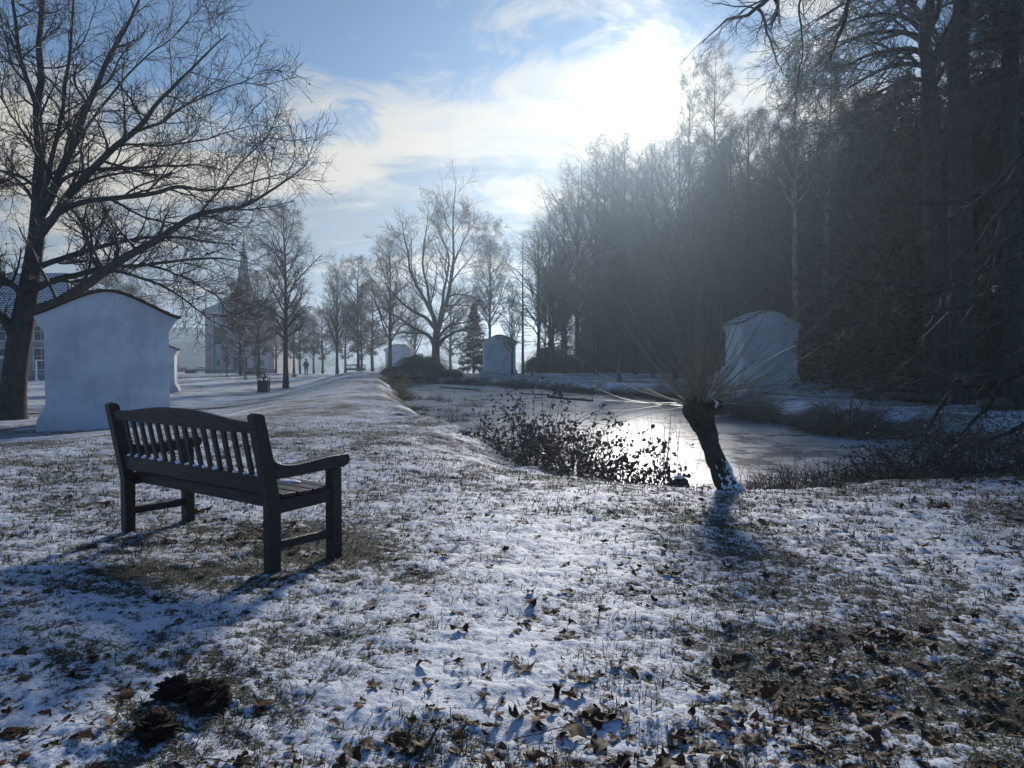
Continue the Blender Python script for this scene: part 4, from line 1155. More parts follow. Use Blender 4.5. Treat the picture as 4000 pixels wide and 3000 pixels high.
def edge_d(px):   # where the wood begins
    return float(np.interp(px, [2060, 2150, 2300, 2420, 2600, 2690, 2800, 3000, 3200, 3500, 4000], [84, 90, 96, 97, 92, 76, 58, 44, 42, 38, 33]))
# front row, its tops drawing the skyline
front = [(2105, 905, 0), (2150, 860, 2), (2205, 800, 1), (2255, 700, 0), (2325, 620, 1), (2395, 565, 0), (2440, 590, 2), (2490, 610, 1), (2545, 600, 2), (2600, 585, 0), (2645, 540, 1), (2850, 520, 1), (2910, 480, 0), (2990, 470, 2), (3060, 520, 1), (3150, 520, 0), (3270, 500, 1), (3330, 420, 2)]
for px, top, i in front:
    d = edge_d(px) + rngF.uniform(0, 4)
    if px < 2680: i = 3
    wood_tree('tall', i, px, d, top, rngF.uniform(1.1, 1.4) if px < 2660 else rngF.uniform(.9, 1.2))
for px, d, top, i in ((2418, 42, 1010, 0), (2210, 70, 1060, 1), (2330, 64, 1080, 0), (2550, 52, 960, 3), (2640, 46, 900, 3), (2270, 74, 1040, 2), (2480, 66, 980, 1), (2160, 78, 1050, 0), (2700, 48, 800, 3)):
    wood_tree('tall', i, px, d, top, 1.25)
# named individuals
wood_tree('tall', 2, 2690, 74, 315, .62, 'slim upright poplar, shorter of the pair standing against the sun glow', None)
wood_tree('tall', 2, 2792, 72, 240, .80, 'tallest upright poplar standing against the sun glow', None)
# inner rows, bare and evergreen
for row, (n, dd, lo) in enumerate(((13, 6, .90), (12, 12, .92), (12, 20, .92))):
    for k in range(n):
        px = 2110 + (k + rngF.uniform(.1, .9)) * (3900 - 2110) / n
        d = edge_d(px) + dd + rngF.uniform(-2, 3)
        top = 1390 - (1390 - max(skyline(px), 350)) * rngF.uniform(lo - .25, lo)
        if px < 2720: top = 1390 - (1390 - top) * rngF.uniform(.55, .75)
        if px < 2720 and row == 2: continue
        if px > 3250 and row >= 1: continue
        wood_tree('tall', int(rngF.integers(3)), px, d, top, rngF.uniform(.85, 1.2))
for row, (n, dd, lo, hi) in enumerate(((15, 4, .30, .62), (20, 9, .40, .72), (22, 16, .42, .76), (20, 26, .5, .8))):
    for k in range(n):
        px = 2190 + (k + rngF.uniform(.05, .95)) * (4050 - 2190) / n
        if px < 2300 and row > 1: continue
        d = edge_d(px) + dd + rngF.uniform(-2, 2)
        if px < 2350: d += 4
        top = 1390 - (1390 - max(skyline(px), 330)) * rngF.uniform(lo, hi)
        if px < 2720: top = max(top, rngF.uniform(880, 1120)) if px > 2350 else max(top, rngF.uniform(1000, 1200))
        wood_tree('spruce', int(rngF.integers(2)), px, d, top, rngF.uniform(1.0, 1.5))

# pale slender stems in front of the wood
for px, d, top, lab, seed in ((3118, 36.5, 215, 'slender pale stemmed tree rising behind the willow chapel roof', 51), (3228, 37.5, 240, 'second slender pale stemmed tree, further from the pond chapel and nearer the dark yews', 52)):
    b = base(px, d); H = height(top, d, b[2])
    s = tree_sets(seed, H=H, r=.15, cb=.5, n1=30, spread=.20, ang1=(28, 55), up1=.06, n2=9, n3=8, n4=2, rmin=.007, bow=-.014 if seed == 51 else -.006, wob=.05, limb_r=.5, prof=lambda t: 1.2 - .9 * t)
    put_tree('pale_tree', lab, 'tree', b, s[0], s[1], 'bark_pale', 'twig')
b = base(3655, 27); s = tree_sets(53, H=11, r=.11, cb=.55, n1=18, spread=.2, n2=7, n3=6, rmin=.006)
put_tree('birch_tree', 'spotted white birch stem among the dark yews', 'tree', b, s[0], s[1], 'bark_pale', 'twig')

# dense dark yews and hemlocks on the right
yews = [conifer_sets(61, H=9, r=.2, n1=150, spread=.30, n2=11, n3=3, per=5, size=.16, aspect=.25, cb=.03, droop=-.03, ang=(60, 100), prof=lambda t: np.clip(1.15 - t * .85, .1, 1)),
        conifer_sets(62, H=9, r=.2, n1=130, spread=.36, n2=11, n3=3, per=5, size=.16, aspect=.25, cb=.05, droop=-.05, ang=(50, 100), prof=lambda t: np.clip(1.1 - t * .6, .1, 1))]
yl = [(3395, 400, 30, .85, 0, 'dark yew with a pointed top, leftmost of the yews by the pond'), (3290, 640, 40, 1.0, 1, 'broad dark yew behind the willow chapel'), (3480, 520, 29, 1.1, 1, 'dense dark yew right of the pointed one'),
      (3560, 330, 27, .9, 0, 'tall dark yew close left of the big dark trunk'), (3700, 420, 29, 1.1, 1, 'wide dark yew behind the stumps'), (3800, 300, 27, 1.0, 0, 'tall dark yew behind the fallen log'),
      (3930, 350, 26, 1.0, 1, 'nearest broad dark yew at the right edge'), (3210, 800, 42, 1.0, 0, 'low dark yew on the right side of the willow chapel'), (4080, 250, 24, 1.1, 0, 'dark yew cut by the right edge of the photo'), (3620, 760, 32, 1.1, 0, 'low spreading yew behind the two stumps'), (3880, 800, 28, 1.0, 1, 'low spreading yew right of the fallen log'), (3420, 850, 35, 1.3, 0, 'low dark yew between the chapel and the stumps')]
yf = {}
for px, top, d, sx, i, lab in yl:
    b = base(px, d); H = height(top, d, b[2]); sc_ = (H / 9 * sx * .9, H / 9 * sx * .9, H / 9)
    if i not in yf: yf[i] = put_tree('yew_tree', lab, 'tree', b, yews[i][0], yews[i][1], 'bark_dark', 'twig', 'dark yews on the far bank', rngF.uniform(0, 6), sc_, yews[i][2], 'needle')
    else: dup(yf[i], b, rngF.uniform(0, 6), sc_, lab)

# -- big bare trees behind the yews, top right (guided)
def guided(name, label, spec, d0, dev, seed, n2, n3, n4, l2f, l3f, l4f, up2, up3, rm, mt='bark_dark', mc='twig', leaf=0.0, lsize=.06, ground=True, leafmat='brown_leaf', flat=0.0, ang=(25, 60)):
    rng = np.random.default_rng(seed)
    L, RR = px_limbs(spec, d0, rng, dev, 20)
    root = L[0, 0].copy()
    if ground: root[2] = gz(root[0], root[1]); L[0, 0, 2] = root[2] - .2
    L[1:] += np.cumsum(rng.normal(0, .010, L[1:].shape), axis=1); L = L - root
    l2, r2 = spawn(rng, L[1:], RR[1:], n2, .12, 1.0, l2f, ang, 8, .10, up2, .5, rm * 2, .05, flat=flat)
    l3, r3 = spawn(rng, l2, r2, n3, .12, 1.0, l3f, (22, 55), 6, .12, up3, .6, rm * 1.3, .02)
    cs = [(l2, r2, 5), (l3, r3, 3)]; e_ = l3
    if n4:
        l4, r4 = spawn(rng, l3, r3, n4, .15, 1.0, l4f, (22, 55), 4, .14, up3, .7, rm, .012); cs.append((l4, r4, 3)); e_ = l4
    lv = None
    if leaf: lv = cards(rng, e_[rng.random(len(e_)) < leaf][:, -1], lsize, .4, np.array([[0, 0, -1.]]), .5)
    return put_tree(name, label, 'tree', tuple(root), [(L[:1], RR[:1], 12), (L[1:], RR[1:], 7)], cs, mt, mc, leaf=lv, leaf_mat=leafmat)

def e1(x, y, r_=None): return (3000 + x / 2.212, y / 2.212) + ((r_,) if r_ else ())
guided('beech_tree', 'big dark bare tree with drooping side limbs rising out of the yews', [
    [(3655, 1560, .34), (3650, 1100, .27), (3642, 700, .24), e1(1395, 800, .22), e1(1380, 560, .19), e1(1350, 300, .17), e1(1390, 100, .14), e1(1420, -150, .10), e1(1440, -500, .03)],
    [e1(1390, 620, .10), e1(1300, 560, .085), e1(1150, 560, .07), e1(950, 620, .05), e1(760, 720, .03), e1(560, 830, .01)],
    [e1(1380, 500, .10), e1(1250, 430, .085), e1(1060, 440, .07), e1(860, 480, .05), e1(680, 560, .035), e1(480, 590, .012)],
    [e1(1360, 360, .10), e1(1200, 270, .08), e1(980, 270, .06), e1(760, 320, .045), e1(560, 430, .025), e1(420, 560, .008)],
    [e1(1350, 280, .09), e1(1180, 150, .075), e1(960, 130, .06), e1(720, 190, .04), e1(500, 280, .02), e1(330, 380, .008)],
    [e1(1370, 180, .09), e1(1200, 0, .07), e1(980, -60, .055), e1(740, -10, .04), e1(520, 90, .025), e1(300, 200, .008)],
    [e1(1395, 700, .09), e1(1280, 680, .075), e1(1120, 720, .055), e1(950, 800, .035), e1(760, 900, .015)],
    [e1(1395, 780, .08), e1(1200, 850, .06), e1(1000, 930, .045), e1(760, 1060, .025), e1(520, 1180, .008)],
    [e1(1360, 300, .11), e1(1440, 150, .09), e1(1500, -50, .07), e1(1560, -300, .02)],
    [e1(1385, 560, .11), e1(1470, 420, .09), e1(1560, 250, .075), e1(1640, 60, .055), e1(1720, -150, .02)],
    [e1(1395, 640, .11), e1(1450, 550, .10), e1(1560, 455, .09), e1(1720, 420, .075), e1(1900, 425, .06), e1(2060, 480, .04), e1(2200, 500, .015)],
    [e1(1400, 760, .09), e1(1500, 640, .075), e1(1560, 520, .06), e1(1640, 380, .03), e1(1700, 240, .01)],
    [e1(1350, 240, .08), e1(1280, 100, .065), e1(1230, -60, .05), e1(1150, -300, .015)],
], 24.0, 2.5, 71, 15, 9, 5, lambda t, p: .7 + .26 * p, lambda t, p: .30 + p * .28, lambda t, p: .14 + p * .3, -.035, -.05, .006, leaf=.03, lsize=.09, flat=.2)
guided('oak_tree', 'thick dark trunk wrapped in ivy beside the drooping bare tree', [
    [(3758, 1560, .36), (3755, 1100, .32), (3750, 700, .30), e1(1650, 700, .29), e1(1640, 400, .28), e1(1670, 150, .25), e1(1680, -200, .18), e1(1690, -500, .05)],
    [e1(1650, 300, .10), e1(1800, 100, .08), e1(1950, -50, .05), e1(2080, -200, .015)],
    [e1(1650, 500, .09), e1(1820, 380, .07), e1(2000, 330, .05), e1(2200, 250, .02)],
    [e1(1660, 200, .09), e1(1800, 220, .07), e1(1980, 150, .05), e1(2180, 60, .02)],
    [e1(1650, 650, .08), e1(1780, 600, .06), e1(1950, 620, .04), e1(2120, 700, .015)],
    [e1(1670, 100, .09), e1(1600, -60, .06), e1(1500, -200, .02)],
], 22.0, 2.0, 72, 14, 8, 5, lambda t, p: .6 + .3 * p, lambda t, p: .3 + p * .3, lambda t, p: .14 + p * .3, .0, -.02, .006)
guided('pine_tree', 'dark straight trunk at the right edge behind the yews', [
    [(3965, 1600, .24), (3958, 1100, .22), e1(2085, 900, .20), e1(2095, 500, .19), e1(2110, 200, .17), e1(2125, -200, .12), e1(2140, -500, .04)],
    [e1(2100, 300, .07), e1(1950, 260, .05), e1(1800, 300, .02)], [e1(2100, 450, .07), e1(2200, 350, .05), e1(2400, 300, .02)],
    [e1(2110, 150, .07), e1(1960, 60, .05), e1(1850, 20, .02)], [e1(2095, 600, .06), e1(1980, 680, .04), e1(1860, 780, .015)],
    [e1(2115, 50, .07), e1(2230, -80, .05), e1(2380, -160, .02)], [e1(2090, 700, .06), e1(2200, 680, .04), e1(2330, 740, .015)],
], 20.0, 1.5, 73, 14, 8, 5, lambda t, p: .6 + .35 * p, lambda t, p: .3 + p * .3, lambda t, p: .14 + p * .3, -.01, -.03, .006)

# -- overhanging branches of a near tree outside the frame on the right
def e2(x, y, r_=None): return (3000 + x / 2.212, 700 + y / 2.212) + ((r_,) if r_ else ())
hang = [
    [(4420, 2050, .26), (4400, 1500, .23), (4380, 900, .21), (4350, 300, .19), (4320, -300, .16), (4280, -800, .08)],
    [(4330, -200, .11), (4000, -420, .08), (3500, -420, .06), (3200, -210, .045), e1(-20, -10, .034), e1(-115, 64, .03), e1(-210, 130, .022), e1(-340, 160, .015), e1(-470, 275, .009), e1(-580, 370, .006)],
    [e1(-90, 60, .028), e1(-40, 160, .022), e1(0, 330, .018), e1(60, 470, .012), e1(130, 640, .006)],
    [(3420, -390, .05), (3260, -200, .04), e1(265, 0, .018), e1(255, 250, .014), e1(260, 480, .011), e1(215, 700, .008), e1(190, 900, .005)],
    [(3560, -420, .05), (3420, -250, .04), e1(690, -20, .034), e1(640, 230, .03), e1(560, 420, .018), e1(500, 600, .008)],
    [e1(40, -20, .03), e1(70, 60, .024), e1(20, 160, .016), e1(-60, 240, .006)],
    [(4360, 500, .09), (4100, 640, .06), e2(2100, 180, .042), e2(1900, 380, .034), e2(1850, 450, .03), e2(1600, 670, .024), e2(1380, 850, .02), e2(1140, 890, .016), e2(900, 850, .011), e2(650, 700, .007), e2(480, 600, .005)],
    [(4360, 560, .08), (4120, 800, .055), e2(2150, 420, .04), e2(1960, 560, .032), e2(1780, 760, .024), e2(1500, 870, .016), e2(1180, 910, .012), e2(820, 910, .008), e2(620, 850, .005)],
    [(4380, 760, .09), (4150, 900, .06), e2(2200, 600, .042), e2(1950, 700, .035), e2(1600, 900, .026), e2(1250, 990, .018), e2(900, 1010, .012), e2(600, 1030, .007), e2(380, 1000, .005)],
    [(4380, 900, .08), (4160, 1020, .055), e2(2200, 880, .04), e2(1900, 960, .03), e2(1560, 1090, .022), e2(1200, 1170, .015), e2(850, 1200, .010), e2(540, 1250, .006)],
    [(4390, 1000, .07), (4160, 1140, .05), e2(2200, 1140, .036), e2(1850, 1330, .028), e2(1500, 1450, .02), e2(1170, 1530, .014), e2(1000, 1490, .008), e2(940, 1420, .005)],
    [(4390, 1100, .07), (4200, 1250, .05), e2(2250, 1380, .036), e2(1900, 1500, .028), e2(1560, 1640, .018), e2(1240, 1680, .010), e2(900, 1690, .005)],
    [(4400, 1180, .08), (4200, 1330, .06), (3980, 1440, .05), (3815, 1502, .044), (3750, 1508, .04), (3690, 1600, .033), (3640, 1690, .026), (3575, 1796, .016), (3545, 1850, .007)],
    [(4400, 1250, .08), (4180, 1380, .06), (3960, 1470, .048), (3888, 1510, .042), (3845, 1590, .035), (3800, 1640, .028), (3740, 1705, .02), (3676, 1771, .010)],
    [(3830, 1500, .03), (3600, 1512, .024), (3420, 1518, .017), (3250, 1500, .011), (3100, 1480, .006)],
    [(4400, 1350, .07), (4150, 1560, .05), (4000, 1660, .04), (3830, 1740, .03), (3650, 1810, .018), (3500, 1850, .007)],
    [(4380, 650, .06), (4150, 720, .045), e2(2060, 60, .03), e2(1700, 180, .022), e2(1300, 200, .014), e2(1000, 170, .008), e2(760, 180, .005)],
    [(4360, 300, .07), (4150, 500, .05), (3960, 640, .035), (3840, 760, .025), (3700, 860, .016), (3560, 930, .008)],
    [(4420, 1450, .06), (4200, 1700, .045), (4030, 1800, .034), (3850, 1860, .022), (3700, 1880, .010)],
]
guided('hornbeam_tree', 'hornbeam overhanging from beyond the right edge, its thin drooping branches crossing the dark yews', hang, 11.5, 1.6, 81, 9, 6, 3, lambda t, p: .28 + .10 * p * (1.15 - .6 * t), lambda t, p: .10 + p * .30, lambda t, p: .06 + p * .3, -.02, -.01, .0024, 'bark_dark', 'twig', leaf=.02, lsize=.055, ang=(20, 50))
# ------------------------------------------------------------------ pollard willow and bank plants
def willow_bark():
    m, t, b = material('willow_bark', .9, .2)
    co = t.new('ShaderNodeTexCoord').outputs['Object']
    ge = t.new('ShaderNodeNewGeometry').outputs['Normal']
    z = t.new('ShaderNodeSeparateXYZ', {0: co}).outputs[2]
    up = t.new('ShaderNodeVectorMath', {0: ge, 1: (.62, -.35, .70)}, operation='DOT_PRODUCT').outputs['Value']
    n = t.noise(co, 22, 5, .65); n2 = t.noise(co, 7, 4)
    low = t.math('SUBTRACT', 1.0, t.step(z, .08, .46))
    f = t.step(t.math('ADD', t.math('ADD', t.math('MULTIPLY', up, .50), t.math('MULTIPLY', low, .45)), t.math('SUBTRACT', t.math('MULTIPLY', n, 2.2), 1.1)), .58, .76)
    f = t.math('MULTIPLY', f, t.step(low, .02, .3))
    bark = t.mix(t.step(n2, .35, .65), (.022, .019, .016), (.055, .048, .040))
    t.l.new(t.mix(f, bark, (.78, .80, .84)), b.inputs['Base Color'])
    bp = t.new('ShaderNodeBump', {'Height': t.math('ADD', n, n2), 'Strength': .9, 'Distance': .02})
    t.l.new(bp.outputs[0], b.inputs['Normal'])
    return m
M['willow_bark'] = willow_bark()

def build_willow():
    rng = np.random.default_rng(3); D = 8.0
    spec = [(2872, 1985, .20), (2862, 1950, .155), (2838, 1895, .104), (2808, 1823, .090), (2780, 1745, .088), (2760, 1682, .096), (2744, 1635, .122), (2738, 1600, .185), (2738, 1570, .17), (2738, 1548, .09), (2738, 1540, .02)]
    pts = polyline([P(a, b_, D) for a, b_, c_ in spec], 60); rad = np.interp(np.linspace(0, 10, 60), range(11), [s[2] for s in spec])
    root = P(2862, 1962, D); root.z = gz(root.x, root.y); rt = np.array(root[:])
    t = thing('pollard_willow', 'leaning pollard willow with a snow-speckled foot and a burst of thin shoots', 'tree', tuple(rt))
    p = pts - rt
    v, q = tubes([(p[None], rad[None], 40)])
    c = np.repeat(p, 40, 0); d = v - c
    a = np.arctan2(d[:, 1], d[:, 0]); hgt = c[:, 2]
    k = .16 * vnoise(a * 3.2 + 3, hgt * 5, 1) + .15 * vnoise(a * 7.0 + 9, hgt * 9, 2) + .10 * vnoise(a * 15, hgt * 22, 4)
    knob = sstep(.78, .95, hgt) * .30 * vnoise(a * 4, hgt * 13, 8)
    v = c + d * (1 + k + knob)[:, None]
    link('trunk', npmesh('trunk', v, q), t, M['willow_bark'])
    head = np.array(P(2738, 1580, D)[:]) - rt
    N = 125
    az = rng.uniform(0, 2 * np.pi, N); el = np.radians(np.clip(rng.normal(42, 27, N), -8, 88))
    d = np.stack([np.cos(az) * np.cos(el), np.sin(az) * np.cos(el), np.sin(el)], 1)
    st = head + d * np.array([.15, .15, .09]) + rng.normal(0, .02, (N, 3))
    L = rng.uniform(.5, 1.3, N) * (.78 + .42 * np.cos(el)); K = 9
    sh = np.empty((N, K, 3)); sh[:, 0] = st; cur = d.copy()
    sag = rng.uniform(-.06, .06, N) + .035
    for i in range(1, K):
        cur = unit(cur + rng.normal(0, .035, cur.shape) + np.array([0, 0, 1.]) * sag[:, None]); sh[:, i] = sh[:, i - 1] + cur * (L / (K - 1))[:, None]
    rr = rng.uniform(.0048, .0090, N)[:, None] * np.linspace(1, .22, K)[None]
    s2, r2 = spawn(rng, sh, rr, 1, .3, .95, lambda t_, l: .12 + .22 * l * (1 - t_), (18, 40), 5, .06, .03, .6, .0018)
    tube_obj('shoots', [(sh, rr, 5)], M['withy'], t)
    sn = np.array([[.04, -.10, .07], [.09, -.06, .10], [.10, -.10, .02]])
    for j, s_ in enumerate(sn):
        o = link('snow', blob_mesh('snow', 60 + j, .055, .04, .045, 3, .7), t); o.location = head + s_
build_willow()

def shoots_bush(name, label, cat, loc, n, hgt, spread, rad, seed, mat, droop=0.0, sub=0, leaf=0, lsize=.06, lmat=None, base_r=.12, group=None, tilt=(5, 45), aspect=.5):
    rng = np.random.default_rng(seed)
    az = rng.uniform(0, 2 * np.pi, n); ti = np.radians(rng.uniform(tilt[0], tilt[1], n))
    d = np.stack([np.cos(az) * np.sin(ti) * spread, np.sin(az) * np.sin(ti) * spread, np.cos(ti)], 1); d = unit(d)
    K = 10; st = np.stack([np.cos(az) * base_r * rng.random(n), np.sin(az) * base_r * rng.random(n), -.04 * np.ones(n)], 1)
    L = hgt * rng.uniform(.55, 1.1, n); s = np.empty((n, K, 3)); s[:, 0] = st; cur = d
    for i in range(1, K):
        cur = unit(cur + rng.normal(0, .05, cur.shape) + np.array([0, 0, -1.]) * droop * (i / K)); s[:, i] = s[:, i - 1] + cur * (L / (K - 1))[:, None]
    s[:, :, 2] = np.maximum(s[:, :, 2], -.05)
    rr = rad * rng.uniform(.7, 1.2, n)[:, None] * np.linspace(1, .3, K)[None]
    t = thing(name, label, cat, loc, 0, group)
    sets = [(s, rr, 4)]; ends = s
    if sub:
        s2, r2 = spawn(rng, s, rr, sub, .25, 1.0, lambda t_, l: .10 + l * .28 * (1.1 - t_), (25, 70), 5, .12, -.02, .6, rad * .3); sets.append((s2, r2, 3)); ends = np.concatenate([s2, s[:, 5:]])
    tube_obj('stems', sets, M[mat], t)
    if leaf:
        m_ = len(ends); tt = rng.random(m_ * leaf); idx = np.repeat(np.arange(m_), leaf)
        p, tg, _ = sample(ends, np.ones(ends.shape[:2]), idx, tt)
        v, q = leaf_quads(rng, p, lsize, aspect)
        link('leaves', npmesh('leaves', v, q, smooth=False), t, M[lmat])
    return t

def leaf_quads(rng, p, size, aspect=.6):
    "drooping folded leaves: two quads each, hinged on the midrib"
    N = len(p); L = size * rng.uniform(.55, 1.25, N)
    d = unit(rng.normal(size=(N, 3)) * .8 + np.array([0, 0, -.45])); s = unit(np.cross(d, rng.normal(size=(N, 3)))); n = np.cross(d, s)
    W = (L * aspect * .5)[:, None]; L = L[:, None]; f = rng.uniform(.1, .7, N)[:, None]
    a = p; m1 = p + d * L * .45 + n * L * .05; e = p + d * L
    l1 = p + d * L * .3 + s * W + n * W * f; l2 = p + d * L * .72 + s * W * .7 + n * W * f
    r1 = p + d * L * .3 - s * W + n * W * f; r2 = p + d * L * .72 - s * W * .7 + n * W * f
    v = np.stack([a, l1, l2, e, r2, r1], 1).reshape(-1, 3); i = np.arange(N)[:, None] * 6
    q = np.concatenate([i + np.array([[0, 1, 2, 3]]), i + np.array([[0, 3, 4, 5]])])
    return v, q

def on2(px, d, up=0.0): x = (px - 2000) / F * d; return (x, d, gz(x, d) + up)
# osier stool left of the willow
sx, sy, sz = on2(2640, 9.1)
sp = thing('osier_stool', 'osier stool with tall thin upright shoots left of the leaning willow', 'shrub', (sx, sy, sz))
def osier(t, seed, n, ox):
    rng = np.random.default_rng(seed); K = 8
    az = rng.normal(math.pi, 1.7, n); ti = np.radians(np.abs(rng.normal(8, 14, n)))
    d = np.stack([np.cos(az) * np.sin(ti), np.sin(az) * np.sin(ti) * .6, np.cos(ti)], 1)
    s = np.empty((n, K, 3)); s[:, 0] = np.stack([ox + rng.normal(0, .13, n), rng.normal(0, .10, n), np.full(n, -.03)], 1); cur = d; L = rng.uniform(.45, 1.05, n)
    for i in range(1, K): cur = unit(cur + rng.normal(0, .02, cur.shape)); s[:, i] = s[:, i - 1] + cur * (L / (K - 1))[:, None]
    rr = rng.uniform(.003, .0055, n)[:, None] * np.linspace(1, .35, K)[None]
    tube_obj('shoots', [(s, rr, 4)], M['twig_red'], t)
osier(sp, 5, 46, -.12)
o = link('stump', blob_mesh('stump', 9, .13, .11, .13, 4, .5, 'bark_dark'), sp); o.location = (.04, -.05, .04)
o = link('snow', blob_mesh('snow', 12, .07, .05, .02, 3, .6), sp); o.location = (.03, -.06, .165)

# brambles on the near shore
shoots_bush('bramble_bush', 'tall leafy bramble arching over the ice at the left of the near bank', 'shrub', on2(2085, 14.2), 95, 1.75, 1.0, .008, 1, 'twig_red', .34, 8, 1, .075, 'bramble_leaf', .5, None, (3, 62), .75)
shoots_bush('bramble_bush', 'middle bramble, a dense dark tangle between the other two brambles', 'shrub', on2(2235, 12.7), 110, 1.45, 1.0, .008, 2, 'twig_red', .40, 8, 1, .072, 'bramble_leaf', .5, None, (8, 70), .75)
shoots_bush('bramble_bush', 'lowest bramble with large leaves hanging against bright ice, nearest the osier stool', 'shrub', on2(2420, 10.7), 60, 1.05, 1.0, .006, 3, 'twig_red', .42, 6, 2, .075, 'bramble_leaf', .4, None, (8, 70), .8)
shoots_bush('bramble_bush', 'small sparse bramble sprig on the ice edge left of the tall bramble', 'shrub', on2(1985, 15.6), 20, 1.2, 1.0, .005, 4, 'twig_red', .3, 4, 2, .09, 'bramble_leaf', .3, None, (5, 50), .75)

# dark mound bush at the far end of the pond, its neighbours
def mound(name, label, loc, rx, rz, n, seed, mat, group=None):
    rng = np.random.default_rng(seed); K = 9
    az = rng.uniform(0, 2 * np.pi, n); el = np.abs(rng.normal(0, .55, n)); top = rng.random(n)
    st = np.stack([np.cos(az) * rx * .35 * top, np.sin(az) * rx * .35 * top, rz * (.40 + .45 * rng.random(n) + .22 * vnoise(az * 1.3, top * 3, seed)) * (1 - .25 * top)], 1)
    cur = unit(np.stack([np.cos(az), np.sin(az), rng.uniform(-.1, .9, n)], 1)); s = np.empty((n, K, 3)); s[:, 0] = st; L = rng.uniform(.6, 1.15, n) * (rx + rz) * .55
    for i in range(1, K): cur = unit(cur + rng.normal(0, .08, cur.shape) + np.array([0, 0, -.28]) + .10 * rng.normal(size=(n, 3))); s[:, i] = s[:, i - 1] + cur * (L / (K - 1))[:, None]
    s[:, :, 2] = np.maximum(s[:, :, 2], -.3 + .05 * rng.random((n, 1)))
    rr = np.full((n, K), .012) * np.linspace(1, .4, K)[None]
    t = thing(name, label, 'shrub', loc, 0, group)
    s2, r2 = spawn(rng, s, rr, 6, .1, 1.0, lambda t_, l: .22 + 0 * l, (25, 70), 4, .15, -.12, .6, .006)
    tube_obj('stems', [(s, rr, 3), (s2, r2, 3)], M[mat], t)
    return t
mound('weeping_bush', 'large dark rounded bush overhanging the ice at the far end of the pond', on2(1655, 54.5), 2.0, 1.75, 1300, 5, 'twig')
mound('weeping_bush', 'small dark reddish bush left of the large rounded one', on2(1528, 52), .9, 1.05, 420, 6, 'twig_red')
mound('weeping_bush', 'low dark bush beside the right flank of the large rounded one', on2(1770, 54), .95, .62, 380, 7, 'twig')

ug = None
rngu = np.random.default_rng(66)
for k in range(22):
    px = 2085 + k * 33 + rngu.uniform(-12, 12); d = edge_d(px) - rngu.uniform(2, 7); x = (px - 2000) / F * d
    lab = 'bare undergrowth shrub along the edge of the wood behind the pond'; g_ = 'undergrowth along the edge of the wood'
    s_ = rngu.uniform(.8, 1.7)
    if ug is None: ug = mound('undergrowth_shrub', lab, (x, d, gz(x, d)), 1.5, 1.9, 420, 9, 'twig', g_)
    else: dup(ug, (x, d, gz(x, d)), k * 1.3, (s_, s_, s_ * rngu.uniform(.7, 1.4)), lab, g_)

def tussock(name, label, loc, n, h, seed, mat, group=None, lean=(10, 75), w=.006, base_r=.15, kind=None):
    rng = np.random.default_rng(seed); K = 6
    az = rng.uniform(0, 2 * np.pi, n); ti = np.radians(rng.uniform(*lean, n))
    cur = np.stack([np.cos(az) * np.sin(ti), np.sin(az) * np.sin(ti), np.cos(ti)], 1); s = np.empty((n, K, 3))
    rr0 = base_r * np.sqrt(rng.random(n)); s[:, 0] = np.stack([np.cos(az) * rr0, np.sin(az) * rr0, np.full(n, -.05)], 1); L = h * rng.uniform(.5, 1.2, n)
    for i in range(1, K): cur = unit(cur + rng.normal(0, .09, cur.shape) + np.array([0, 0, -.30])); s[:, i] = s[:, i - 1] + cur * (L / (K - 1))[:, None]
    s[:, :, 2] = np.maximum(s[:, :, 2], -.12)
    rr = np.full((n, K), w) * np.linspace(1, .3, K)[None]
    t = thing(name, label, 'grass tuft', loc, 0, group)
    tube_obj('blades', [(s, rr, 3)], M[mat], t)
    return t
tussock('grass_tussock', 'golden dead grass tussock hanging over the left bank of the pond', on2(1515, 42.5), 800, 1.0, 1, 'straw', None, (5, 85), .006, .55)
tussock('grass_tussock', 'pale long-bladed sedge leaning over the ice left of the dark bush', on2(1545, 49), 320, 1.2, 2, 'straw', None, (5, 80), .008, .45)
tussock('grass_tussock', 'brown flattened tussock at the water edge just below the golden one', on2(1562, 33), 220, .55, 3, 'reed', None, (30, 85), .010, .45)
tussock('grass_tussock', 'small brown tussock on the left bank nearest the broken reeds', on2(1600, 27), 160, .45, 4, 'reed', None, (30, 85), .008, .3)
x, y, _ = on2(2880, 23.5); T0 = tussock('sedge_tussock', 'dark rounded sedge tussock on the far shore right of the willow head', (x, y, ZW + .25), 700, 1.0, 5, 'reed', None, (5, 88), .010, .55)
x, y, _ = on2(3330, 18.4); dup(T0, (x, y, ZW + .2), 1.2, 1.05, 'large dark sedge tussock overhanging the ice below the stumps')
x, y, _ = on2(2960, 22.0); dup(T0, (x, y, ZW + .22), 2.6, .7, 'smaller sedge tussock between the two dark ones on the far shore')
A_ = POND; far = [(4.0, 38.2), (2.6, 41.2), (1.0, 44.6), (-.6, 47.4), (-2.2, 49.8), (-3.6, 51.6), (5.2, 35.6), (6.1, 33.4), (6.7, 31.2), (7.1, 28.6), (7.2, 26.2), (7.3, 23.8), (7.6, 19.6), (8.9, 17.4), (9.6, 16.0)]
for k, (a, b_) in enumerate(far):
    dup(T0, (a + .25, b_ + .35, ZW + .12), k * 1.7, (1.4, .8, .42 + .12 * (k % 3)) if b_ > 30 else (.6, .6, .4), 'dark overhanging grass fringe along the far shore of the pond', 'grass fringes of the far shore')
R0 = None
